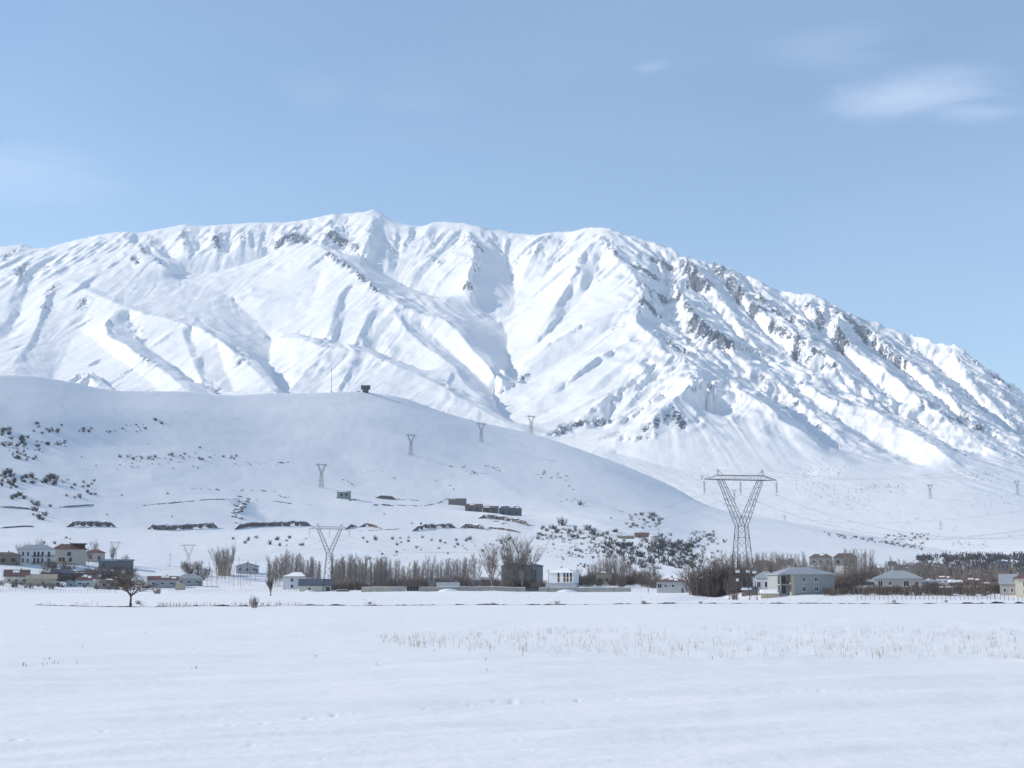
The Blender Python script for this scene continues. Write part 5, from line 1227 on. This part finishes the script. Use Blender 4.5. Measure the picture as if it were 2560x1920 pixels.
for s in (31, 32, 33):
    q = thicket(s, 4, 3, 10, .11, 2); SH_LO.append(q[1].mesh('shrub_small', [M_TWIG_D]))
sp = []
for (x0, x1, y0, y1, n, a, b) in ((1500,1735,1358,1422,230,14,28),(1600,1735,1350,1372,40,12,22),(1720,1800,1330,1352,16,8,14),(1470,1540,1352,1372,10,8,14),(1690,1760,1380,1410,24,12,20),(1340,1500,1322,1352,50,9,18),(1400,1500,1352,1400,45,8,16),(1560,1660,1285,1325,24,9,16),(1480,1810,1338,1425,110,11,22)):
    for k in range(n):
        px, py = TR.uniform(x0, x1), TR.uniform(y0, y1)
        if px < 1560 and py > 1395: continue
        h = hill_hit(px, py)
        if h: sp.append((h[0] - Vector((0, 0, .2)), TR.uniform(a, b) * h[1] / F / 4.2, TR.randrange(3)))
hs = []
for px, py, sz in REST:
    h = hill_hit(px, py)
    if h: hs.append((h[0] - Vector((0, 0, .1)), sz * h[1] / F / 4.0, TR.randrange(3)))
mass('hill_scrub', hs, SH_LO, 'tiny dark scrub sprinkled over the shaded hill', 'scrub', M_TWIG_D)
mass('thicket', sp, SH_LO, 'tangled dark thicket covering the foot of the hill', 'thicket', M_TWIG_D)
# far wood along the foot of the plain, scrub on the sunlit plain
sp = []
for k in range(430):
    px = TR.uniform(2290, 2640); f_ = (px - 2290) / 270; r = TR.uniform(1250, 1950) - 260 * (1 - min(1, f_)); g_ = ground_at(px, r, 1385)
    sp.append((g_ - Vector((0, 0, .3)), TR.uniform(2.0, 3.6), TR.randrange(3)))
for k in range(60):
    t_ = TR.random(); px = lerp(2060, 2310, t_); h = hill_hit(px, lerp(1334, 1372, t_) + TR.uniform(-4, 5))
    if h: sp.append((h[0], TR.uniform(7, 12) * h[1] / F / 4, TR.randrange(3)))
for k in range(40):
    px = TR.uniform(2215, 2320); h = landM.hit(px, TR.uniform(1335, 1362) , 2050)
    if h: sp.append((h[0], TR.uniform(6, 13) * h[1] / F / 4, TR.randrange(3)))
mass('far_wood', sp, SH_LO, 'dark bluish far wood along the foot of the sunlit plain', 'wood', M_TWIG_D)
TINY = [thicket(s, 4, 3, 5, .13, 1)[1].mesh('shrub_tiny', [M_TWIG_D]) for s in (35, 36, 37)]
sp = []
for (x0, x1, y0, y1, n, a, b) in ((1990,2130,1165,1245,110,2.2,5),(2130,2270,1210,1232,70,2.2,4.5),(2080,2200,1240,1275,50,2.2,4.5),(1700,1900,1185,1270,70,2.2,5),(1900,2560,1250,1350,120,2,4),(2400,2500,1180,1205,40,2.2,5),(2420,2560,1235,1265,40,2,4),(1740,1760,1190,1200,8,3,6),(1330,1480,1000,1080,0,2,3),(2380,2480,1355,1372,25,3,6)):
    for k in range(n):
        h = landM.hit(TR.uniform(x0, x1), TR.uniform(y0, y1), 2050)
        if h: sp.append((h[0], TR.uniform(a, b) * 1.35 * h[1] / F / 4, TR.randrange(3)))
mass('plain_scrub', sp, TINY, 'tiny dark scrub dotting the sunlit plain below the mountain', 'scrub', M_TWIG_D)
# ---------------------------------------------------------------- walls, gates, fences, poles
KR = random.Random(5)
def gpt(px, r, py=1486): return ground_at(px, r, py)
def wall_run(x0, x1, r0, r1, h, c, label):
    n = max(1, int(abs(x1 - x0) / 22)); a0 = gpt(x0, r0); t = thing('compound_wall', a0, label, 'wall'); pm = paint('wall_render', c, .9, .6, .16, bump=.03, stain=.5)
    P = [gpt(lerp(x0, x1, k / n), lerp(r0, r1, k / n)) for k in range(n + 1)]
    for k in range(n):
        a, b = P[k] - a0, P[k + 1] - a0; d = (b - a); d.z = 0; d.normalize(); nrm = Vector((d.y, -d.x, 0)); z = min(a.z, b.z); hh = h + KR.uniform(-.06, .06)
        m = MB(); q = [a + nrm * .12, b - d * .05 + nrm * .12, b - d * .05 - nrm * .12, a - nrm * .12]
        lo = [(v.x, v.y, z - .8) for v in q]; hi = [(v.x, v.y, z + hh) for v in q]
        m.poly(hi)
        for i in range(4): j = (i + 1) % 4; m.poly([lo[i], lo[j], hi[j], hi[i]])
        m.obj('panel', pm, t)
        p = MB(); p.box(a.x - .16, a.x + .16, a.y - .2, a.y + .2, z - .8, z + hh + .06); p.obj('pillar', M_CONC, t)
        s = MB(); ex = [a + nrm * .17, b + nrm * .17, b - nrm * .17, a - nrm * .17]; l2 = [(v.x, v.y, z + hh + .003) for v in ex]; h2 = [(v.x * .999, v.y, z + hh + KR.uniform(.1, .2)) for v in ex]
        s.poly(h2)
        for i in range(4): j = (i + 1) % 4; s.poly([l2[i], l2[j], h2[j], h2[i]])
        s.obj('snow_cap', M_SNOW, t)
    return t
wall_run(904, 980, 652, 650, 2.1, (.47, .42, .33), 'tan compound wall at the left end of the long wall')
wall_run(980, 1014, 650, 649, 1.95, (.38, .37, .36), 'short grey compound wall left of the dark gate')
wall_run(1050, 1312, 648, 642, 1.85, (.33, .315, .29), 'grey-brown compound wall between the two gates')
wall_run(1350, 1578, 641, 636, 1.9, (.34, .33, .31), 'grey compound wall right of the slatted gate')
def gate(x0, x1, r, h, label, bars):
    a, b = gpt(x0, r), gpt(x1, r); t = thing('gate', a, label, 'gate'); w = (b - a).length; t.rotation_euler = (0, 0, math.atan2(b.y - a.y, b.x - a.x))
    for s in (0, w - .3):
        p = MB(); p.box(s, s + .3, -.15, .15, -.5, h + .25); p.obj('post', M_CONC, t)
    n = bars
    for k in range(n):
        m = MB(); u0 = .32 + (w - .64) * k / n; u1 = .32 + (w - .64) * (k + 1) / n - .05; m.box(u0, u1, -.03, .03, .08, h); m.obj('panel', M_DARK, t)
    f = MB(); f.box(.31, w - .31, -.06, -.033, h * .5, h * .5 + .1); f.box(.31, w - .31, -.06, -.033, h - .12, h - .02); f.obj('rail', M_DARK, t)
    return t
gate(1015, 1049, 649, 2.0, 'dark sheet-metal gate in the long compound wall', 4)
gate(1312, 1349, 642, 2.1, 'dark slatted gate in the compound wall below the dark block', 7)
def mound(px, py, w, h, label, r):
    c = gpt(px, r - 2); m = MB(); n, k = 16, 6
    for j in range(k + 1):
        for i in range(n):
            an = 2 * math.pi * i / n; q = 1 - (j / k) ** 1.3; rr = 1 + .12 * math.sin(3 * an + 1); m.v.append((c.x + math.cos(an) * w * q * rr, c.y + math.sin(an) * w * .55 * q * rr, c.z - .2 + (h + .2) * (1 - q * q)))
    for j in range(k):
        for i in range(n): a = j * n + i; b = j * n + (i + 1) % n; m.f.append((a, b, b + n, a + n)); m.m.append(0)
    tag(m.obj('snow_mound', M_SNOW, None, True), label, 'snow')
mound(1120, 1487, 5.2, 1.1, 'smooth snow mound in front of the light grey shelter', 646)
mound(1416, 1489, 5.0, 1.0, 'smooth snow mound in front of the shelter below the villa', 640)
mound(772, 1476, 3.2, .9, 'snow mound beside the cream barn door', 742)
def fence_right():
    a0 = field_hit(2142, 1498); t = thing('fence', a0, 'long post-and-wire fence in front of the brown hedge', 'fence'); prev = None; pm = MB(); pm.tube([(0, 0, -.3), (0, 0, 1.15)], [.055, .045], 5); pme = pm.mesh('post', [M_WOODP]); tops = []
    k = 0
    for px in np.arange(2142, 2600, 11.2):
        p = gpt(px + KR.uniform(-1.5, 1.5), 352 + KR.uniform(-1, 1), 1500) - a0; o = place('post', pme, t, p); o.rotation_euler = (KR.uniform(-.06, .06), KR.uniform(-.08, .08), 0); tops.append(p)
    for h in (.35, .7, 1.05):
        m = MB(); m.tube([q + Vector((0, 0, h)) for q in tops], .012, 3); m.obj('wire', M_WIRE, t)
fence_right()
def post_row(x0, x1, step, r, h, rad, label, mt, zj=0):
    a0 = gpt(x0, r); t = thing('fence', a0, label, 'fence'); pm = MB(); pm.tube([(0, 0, -.3), (0, 0, h)], [rad, rad * .8], 5); pme = pm.mesh('post', [mt])
    pts = []
    for px in np.arange(x0, x1, step):
        p = gpt(px + KR.uniform(-.2, .2) * step, r + KR.uniform(-1, 1)) - a0; o = place('post', pme, t, p, 0, (1, 1, KR.uniform(.75, 1.2))); o.rotation_euler = (KR.uniform(-.08, .08), KR.uniform(-.1, .1), 0); pts.append(p)
    m = MB(); m.tube([q + Vector((0, 0, h * .75)) for q in pts], .014, 3); m.obj('wire', M_WIRE, t)
post_row(2060, 2545, 8.5, 406, 1.6, .06, 'row of taller grey stakes along the foot of the hedge', M_BARKL)
post_row(0, 300, 7.5, 745, 1.7, .07, 'stake fence along the field edge before the left village', M_WOODP)
post_row(420, 745, 7.0, 735, 1.7, .06, 'stake fence along the field edge left of the cream barn', M_WOODP)
post_row(1582, 1646, 6.0, 630, 1.8, .05, 'pale stake fence between the long wall and the brown-roofed house', M_BARKL)
def pole(px, yt, yb, r, label, lamp=False, mt=None):
    c = gpt(px, r, yb); h = (yb - yt) * r / F; t = thing('utility_pole', c, label, 'pole'); m = MB(); m.tube([(0, 0, -.5), (0, 0, h)], [.13, .09], 6); m.obj('post', mt or M_WOODP, t)
    a = MB()
    if lamp: a.tube([(0, 0, h - .2), (-.6, 0, h + .1), (-1.5, 0, h + .15)], .05, 5); a.obj('lamp_arm', M_STEEL, t); b = MB(); b.box(-2.0, -1.4, -.12, .12, h + .06, h + .2); b.obj('lamp_head', M_FRAME, t)
    else:
        a.box(-.8, .8, -.06, .06, h - .5, h - .38); a.obj('cross_bar', mt or M_WOODP, t)
        for x in (-.7, 0, .7): i_ = MB(); i_.tube([(x, 0, h - .38), (x, 0, h - .2)], [.05, .04], 5); i_.obj('insulator', M_FRAME, t)
for px, yt, yb, r, lamp, lab in ((1000,1430,1475,655,0,'pole behind the short grey wall'),(1153,1439,1481,655,1,'street lamp beside the light grey shelter'),(1247,1439,1480,650,0,'pale pole left of the dark block'),
    (1371,1434,1488,638,0,'dark pole in front of the white villa'),(1621,1457,1489,610,0,'thin pole left of the brown-roofed house'),(425,1383,1414,960,0,'pole on the slope left of the lower pylon'),
    (123,1351,1380,960,0,'pole behind the white apartment house'),(321,1377,1403,940,0,'pole right of the dark stone barn'),(305,1378,1400,945,1,'lamp pole behind the dark stone barn'),
    (1743,1442,1489,450,0,'thin pole in front of the willow thicket'),(1769,1441,1489,450,1,'lamp pole in front of the willow thicket'),(2457,1425,1487,415,0,'tall pole rising from the hedge'),(597,1389,1425,950,0,'pole on the slope above the lone gabled house'),
    (1797,1360,1385,900,0,'thin pole on the snowy bluff left of the pylon'),(2487,1477,1490,398,1,'small white lamp at the right end of the hedge'),(813,1452,1478,742,1,'lamp at the cream barn corner'),(2139,1440,1487,430,0,'pole right of the big grey house'),(1646,1303,1335,1550,0,'pole beside the cottages above the thicket'),(1650,1120,1121,1,0,'') ):
    if lab: pole(px, yt, yb, r, lab, bool(lamp))
# ---- odds and ends
c = gpt(857, 700, 1482); t = thing('log_pile', c, 'dark log pile under snow right of the second pylon', 'logs')
for k in range(9):
    m = MB(); y = KR.uniform(-.8, .8); z = .2 + .3 * (k // 4); m.tube([(-2.9 + KR.uniform(-.3, .3), y, z), (2.9 + KR.uniform(-.3, .3), y, z + KR.uniform(-.05, .1))], .2, 7); m.obj('log', M_BARK, t)
m = MB(); m.box(-2.6, 2.4, -.7, .7, .98, 1.2); m.obj('snow_cap', M_SNOW, t)
c = field_hit(656, 1514); t = thing('sign_frame', c, 'small dark square sign frame beside the ditch bush', 'sign')
for x in (-.2, .17): m = MB(); m.box(x, x + .03, -.02, .02, -.1, .38); m.obj('post', M_DARK, t)
m = MB(); m.box(-.23, .23, -.03, -.021, .34, .37); m.box(-.23, .23, -.03, -.021, .10, .13); m.box(-.23, -.2, -.03, -.021, .131, .339); m.box(.2, .23, -.03, -.021, .131, .339); m.obj('frame', M_DARK, t)
m = MB(); m.box(-.199, .199, -.026, -.022, .131, .339); m.obj('board', M_FRAME, t)
r_ = on_hill(135, 1463); c = gpt(135, r_, 1463); t = thing('tarp_shelter', c, 'blue tarpaulin shelter in front of the tan barn', 'shelter'); bl = paint('blue_tarp', (.05, .09, .30), .6, 2, .2)
m = MB(); m.box(-2.8, 2.8, -1.4, 1.4, 1.5, 1.75); m.obj('cover', M_SNOW, t); m = MB(); m.box(-2.7, 2.7, -1.3, 1.3, -.3, 1.49); m.obj('body', bl, t)
h = hill_hit(1528, 1299); t = thing('road_sign', h[0], 'tiny red round sign on the hillside', 'sign'); m = MB(); m.tube([(0, 0, 0), (0, 0, 1.6)], .08, 5); m.obj('post', M_STEEL, t); m = MB(); m.tube([(0, -.1, 1.9), (0, -.02, 1.9)], 1.0, 14); m.obj('disc', paint('red_sign', (.45, .04, .03), .5, 1, .05), t)
h = hill_hit(1637, 1353); s = h[1] / F; t = thing('water_tank', h[0], 'round grey water tank with snowy lid above the dark thicket', 'tank'); m = MB(); m.tube([(0, 0, -1), (0, 0, 13 * s)], 11 * s, 20); m.obj('body', M_CONC, t); m = MB(); m.tube([(0, 0, 13 * s + .01), (0, 0, 13 * s + .5), (0, 0, 13 * s + .8)], [11.4 * s, 11 * s, 3 * s], 20); m.obj('snow_cap', M_SNOW, t)
# hill-top station and masts
def crest_pt(px):
    i = int(np.argmin(np.abs(TH - th_of(px, 980)))); r = float(r_rid[i]) - 5; return ground_at(px, r, 980), r
c, r = crest_pt(914); s = r / F; t = thing('hilltop_station', c, 'dark boxy lookout station on the crest of the hill', 'building'); dk = paint('station_dark', (.05, .055, .06), .8, .3, .2)
m = MB(); m.box(-7 * s, 7 * s, -4, 4, -2, 8 * s); m.obj('base', dk, t); m = MB(); m.box(-11 * s, 11 * s, -6, 6, 8.02 * s, 16 * s); m.obj('cabin', dk, t)
m = MB(); m.box(-9 * s, 9 * s, -6.1, -6.01, 10 * s, 13 * s); m.obj('window', M_GLASS, t); m = MB(); m.box(-11.5 * s, 11.5 * s, -6.4, 6.4, 16.02 * s, 16.8 * s); m.obj('roof', dk, t)
m = MB(); m.tube([(5 * s, 0, 16.8 * s), (5 * s, 0, 20 * s)], .25, 5); m.tube([(-3 * s, 0, 16.8 * s), (-3 * s, 0, 19 * s)], .2, 5); m.obj('antenna', M_STEEL, t)
m = MB(); m.box(-22 * s, -15 * s, -3, 3, -1, 3 * s); m.obj('annex', dk, t)
for px, hp, w, lab in ((828, 66, .42, 'tall thin mast on the crest of the hill'), (728, 15, .2, 'short post farthest left on the hill crest'), (804, 16, .2, 'short post just left of the tall mast'), (879, 14, .2, 'short post between the tall mast and the station')):
    c, r = crest_pt(px); m = MB(); hh = hp * r / F; m.tube([(c.x, c.y, c.z - 1), (c.x, c.y, c.z + hh)], [w, w * .6], 6); m.tube([(c.x, c.y, c.z + hh * .02), (c.x, c.y, c.z + hh * .05)], w * 2.2, 6); tag(m.obj('mast', M_STEEL), lab, 'mast')
# ---- earth banks where the road is cut into the hill
def bank(pts, hpx, label, seed, jag=.5, stone=False):
    R = random.Random(seed); P = dense(pts, 2.2); n = len(P); m = MB(); rows = 6; c0 = None
    for k in range(n):
        h = hill_hit(P[k][0], P[k][1] + hpx * .5)
        if h is None: continue
        loc, r = h; H = hpx * r / F * min(1, (min(k, n - 1 - k) + .6) / 6) * (1 - jag * .2 + jag * .2 * (1 + perlin(np.array([k * .17 + seed * 3.3]), np.array([seed * 1.7]))[0]))
        back = Vector((loc.x, loc.y, 0)).normalized(); low = max(-.1, .25 + float(fbm(np.array([k * .21]), np.array([seed * 2.9]), 3, .6)[0])) * .6 * H * jag
        for j in range(rows):
            q = j / (rows - 1); z = -.9 + low + (H + .9 - low) * q; o = H * .45 * q + R.uniform(-.25, .25) * min(1, H / 4)
            if j == rows - 1: o += H * .55; z -= .05
            m.v.append(tuple(loc + back * o + Vector((0, 0, z))))
    cnt = len(m.v) // rows
    for k in range(cnt - 1):
        for j in range(rows - 1): a = k * rows + j; m.f.append((a, a + rows, a + rows + 1, a + 1)); m.m.append(0)
    return tag(m.obj('earth_bank', paint('dry_stone', (.17, .13, .115), .95, .8, .3) if stone else M_BANK), label, 'bank')
for k, (pts, hp, lab) in enumerate([
 ([(166,1311),(200,1308),(250,1309),(290,1311)], 14, 'leftmost dark earth bank under the hill road'), ([(368,1316),(420,1318),(480,1315),(545,1312)], 14, 'dark earth bank under the hill road above the lower pylon'),
 ([(586,1318),(620,1311),(680,1309),(740,1308),(778,1308)], 13, 'long dark earth bank left of the second pylon'), ([(862,1320),(880,1313),(893,1312)], 9, 'short dark earth bank just right of the second pylon'),
 ([(896,1314),(920,1311),(952,1318)], 9, 'broken earth bank right of the second pylon'), ([(1030,1322),(1070,1314),(1140,1313)], 13, 'snow-streaked earth bank below the hillside cottages'),
 ([(1150,1314),(1180,1314),(1216,1319)], 13, 'reddish earth bank below the hillside cottages'), ([(1216,1318),(1260,1322),(1305,1330)], 6, 'thin broken earth bank right of the reddish bank'),
 ([(0,1266),(40,1268),(82,1272)], 5, 'thin earth bank at the left edge of the hill'), ([(1195,1290),(1240,1292),(1290,1300),(1325,1310)], 12, 'dark bank under the hillside cottages'),
 ([(0,1319),(60,1315),(90,1316)], 4, 'thin low bank at the left edge behind the village'), ([(150,1267),(200,1264),(235,1261)], 4, 'thin bank on the left of the hill')]): bank(pts, hp * 1.02, lab, k + 3, 1.1 if k in (4, 5, 7) else .85)
bank([(939,1241),(965,1243),(992,1245)], 9, 'reddish dry-stone wall on the hillside right of the grey hut', 41, .2, True)
# ---- boulders breaking through the snow
BO = []
for s in range(4):
    R = random.Random(50 + s); m = MB(); bm_v = []; nn, mm = 9, 5
    for j in range(mm + 1):
        for i in range(nn):
            a = 2 * math.pi * i / nn; ph = math.pi * j / mm; q = R.uniform(.7, 1.15) if 0 < j < mm else 1; m.v.append((math.sin(ph) * math.cos(a) * q, math.sin(ph) * math.sin(a) * q * .8, math.cos(ph) * .6 * q))
    for j in range(mm):
        for i in range(nn): a = j * nn + i; b = j * nn + (i + 1) % nn; m.f.append((a, b, b + nn, a + nn)); m.m.append(0)
    BO.append(m.mesh('boulder', [M_ROCKY]))
for (pts, wd, n, a, b, lab, grp) in (([(1122,1166),(1135,1168)], 3, 5, 3, 8, 'dark boulder in the leftmost outcrop on the middle hill', 'leftmost outcrop'), ([(1158,1170),(1178,1178),(1192,1190)], 4, 12, 3, 7, 'dark boulder in the outcrop above the flat-roofed hut', 'outcrop above the hut'),
    ([(1213,1163),(1235,1170),(1254,1182)], 4, 10, 3, 7, 'dark boulder in the outcrop above the hillside cottages', 'outcrop above the cottages'), ([(1354,1180),(1385,1190),(1410,1200)], 9, 20, 4, 9, 'dark boulder in the largest outcrop on the right of the hill', 'largest outcrop'), ([(1422,1214),(1430,1224)], 2, 3, 5, 8, 'dark boulder below the largest outcrop', 'stones below the largest outcrop'),
    ([(855,1198),(870,1203),(888,1220)], 2, 12, 3, 6, 'dark stone in the curved line above the grey hut', 'stone line above the hut'), ([(610,1246),(600,1270),(585,1290),(605,1298)], 8, 34, 5, 15, 'dark rock in the diagonal rocky gully on the hill', 'diagonal rocky gully'), ([(690,1240),(720,1246)], 4, 8, 3, 6, 'small rock left of the grey hut', 'rocks left of the hut'),
    ([(1400,1250),(1455,1252)], 4, 10, 3, 7, 'small dark rock above the round hillside bush', 'rocks above the round bush'), ([(1240,1300),(1260,1310)], 4, 6, 5, 10, 'dark rock below the hillside cottages', 'rocks below the cottages'), ([(415,1233),(422,1235)], 1, 2, 6, 9, 'black angular rock alone on the left of the hill', 'lone black rock')):
    P = dense(pts, 1.0)
    for k in range(n):
        q = P[int(KR.random() * (len(P) - 1))]; h = hill_hit(q[0] + KR.gauss(0, wd), q[1] + KR.gauss(0, wd * .6))
        if h is None: continue
        s = KR.uniform(a, b) * h[1] / F / 2; o = place('boulder', BO[k % 4], None, h[0], KR.uniform(0, 6.28), (s * 1.3, s * 1.3, s * KR.uniform(.7, 1.1))); o.rotation_euler = (KR.uniform(-.4, .4), KR.uniform(-.4, .4), KR.uniform(0, 6)); tag(o, lab, 'rock', grp)
# ---- the ditch line across the field, dry weeds along it, straw standing in the snow
def ditch():
    pts = [(85,1511),(200,1513),(330,1516),(480,1514),(640,1514),(760,1513),(900,1513),(1150,1512),(1400,1511),(1650,1511),(1900,1509),(2150,1508),(2560,1506.5),(2700,1506)]
    P = dense(pts, 2.0); R = random.Random(3); m = MB(); cap = MB(); wet = []
    n = len(P)
    for k in range(n):
        px, py = P[k]; r = EYE * F / (py - HY); g_ = ground_at(px, r, py); back = Vector((g_.x, g_.y, 0)).normalized()
        v = float(fbm(np.array([px / 55.0]), np.array([3.1]), 4, .6, 130)[0]); thick = max(-.03, .2 * v)
        if px > 2380: thick = .05 + max(-.06, .3 * v)
        if 150 < px < 345: thick = max(thick, .05 + .1 * v)
        H = thick; w = .5 + H
        for j, (o, z) in enumerate(((-.25, -.06), (0, .004 + H * .55), (.12, H), (.45, H + .02))): m.v.append(tuple(g_ + back * (o + R.uniform(-.05, .05)) + Vector((0, 0, z + R.uniform(-.01, .01)))))
        for j, (o, z) in enumerate(((.28, H + .05), (.8, H + .10), (3.0, H + .04), (9.0, -.03))): cap.v.append(tuple(g_ + back * o + Vector((0, 0, z * (1 if j < 3 else 1)))))
    for mm_ in (m, cap):
        for k in range(n - 1):
            for j in range(3): a = k * 4 + j; mm_.f.append((a, a + 4, a + 5, a + 1)); mm_.m.append(0)
    o = m.obj('ditch_edge', M_SOIL); o['kind'] = 'structure'; c = cap.obj('ditch_snow', M_SNOW, None, True); c['kind'] = 'structure'
ditch()
def blades(name, spots, hmin, hmax, wd, mt, label, cat, lean=.25):
    R = random.Random(len(spots)); m = MB()
    for p in spots:
        h = R.uniform(hmin, hmax); a = R.uniform(0, 6.28); l = rdir(R) * h * R.uniform(0, lean); side = Vector((math.cos(a), math.sin(a), 0)) * wd * R.uniform(.6, 1.2); s2 = Vector((-side.y, side.x, 0))
        b = p - Vector((0, 0, .04)); mid = p + l * .4 + Vector((0, 0, h * .6)); tip = p + l + Vector((0, 0, h * R.uniform(.75, 1)))
        m.tube([b, mid, tip], [wd, wd * .8, wd * .35], 3, cap=False)
        if R.random() < .3: q = mid.lerp(tip, R.random()); m.tube([q, q + rdir(R) * h * .35 + Vector((0, 0, R.uniform(-.1, .12) * h * 3))], wd * .6, 3, cap=False)
    o = m.obj(name, mt); o['kind'] = 'stuff'; o['label'] = label; o['category'] = cat
GR = random.Random(9); sp = []
def patch_pts(x0, x1, ylo, yhi, n, clump=.55):
    out = []
    while len(out) < n:
        px = GR.uniform(x0, x1); py = GR.uniform(ylo(px), yhi(px))
        v = float(perlin(np.array([px / 42.0]), np.array([py / 16.0]), 140)[0])
        if v + GR.uniform(-.5, .5) < -.2: continue
        q = field_hit(px, py)
        if q is not None:
            out.append(q)
            if GR.random() < clump:
                for z in range(GR.randint(1, 3)): g2 = q + Vector((GR.gauss(0, .08), GR.gauss(0, .12), 0)); out.append(g2)
    return out
sp = patch_pts(950, 2620, lambda x: 1594 - 24 * min(1, max(0, (x - 1000) / 400)), lambda x: 1616 + 32 * min(1, max(0, (x - 950) / 700)), 1500, .25)
blades('dry_straw', sp, .05, .26, .0045, M_STRAW, 'pale dry straw standing through the snow in a long band', 'straw')
sp = patch_pts(20, 2560, lambda x: 1530, lambda x: 1680, 60, .3) + patch_pts(0, 200, lambda x: 1648, lambda x: 1670, 6, .2) + patch_pts(2000, 2560, lambda x: 1565, lambda x: 1590, 60, .3)
blades('stray_stubble', sp, .04, .11, .006, M_WEED, 'sparse stubble ends poking out of the snow field', 'stubble')
sp = []
for (x0, x1, n) in ((395,460,70),(460,560,60),(580,630,50),(665,760,70),(350,365,14),(100,130,10),(170,260,20),(905,940,14),(1225,1240,8),(1370,1400,16),(2215,2260,14),(2340,2370,10)):
    for k in range(n):
        px = GR.uniform(x0, x1); py = np.interp(px, [85, 330, 640, 900, 1400, 1900, 2560], [1511, 1516, 1514, 1513, 1511, 1509, 1506.5]) - GR.uniform(.3, 1.0); q = ground_at(px, EYE * F / (py - HY), 1510); sp.append(q)
blades('ditch_weeds', sp, .15, .75, .016, M_WEED, 'dry brown weeds along the ditch in the field', 'weeds', .3)
sp = []
for k in range(240):
    px = GR.uniform(900, 2150); q = ground_at(px, GR.uniform(300, 420), 1500); sp.append(q)
blades('far_stubble', sp, .1, .4, .02, M_WEED, 'faint stubble between the ditch and the compound wall', 'stubble')

# ---------------------------------------------------------------- air
hz = mat('haze_air'); g = NT_(hz)
ho = g.add('ShaderNodeOutputMaterial'); pv = g.add('ShaderNodeVolumePrincipled')
pv.inputs['Color'].default_value = (.80, .90, 1.0, 1); pv.inputs['Density'].default_value = 3.6e-5; pv.inputs['Anisotropy'].default_value = 0.0
g.l.new(pv.outputs[0], ho.inputs['Volume'])
me = bpy.data.meshes.new('haze')
x0, x1, y0, y1, z0, z1 = -9000, 9000, -1500, 11500, -3.0, 2500.0
me.from_pydata([(x, y, z) for x in (x0, x1) for y in (y0, y1) for z in (z0, z1)], [], [(0,1,3,2),(4,6,7,5),(0,4,5,1),(2,3,7,6),(0,2,6,4),(1,5,7,3)])
hzo = link('haze', me, [hz]); hzo['kind'] = 'stuff'; hzo['label'] = 'thin pale air haze over the valley'; hzo['category'] = 'haze'
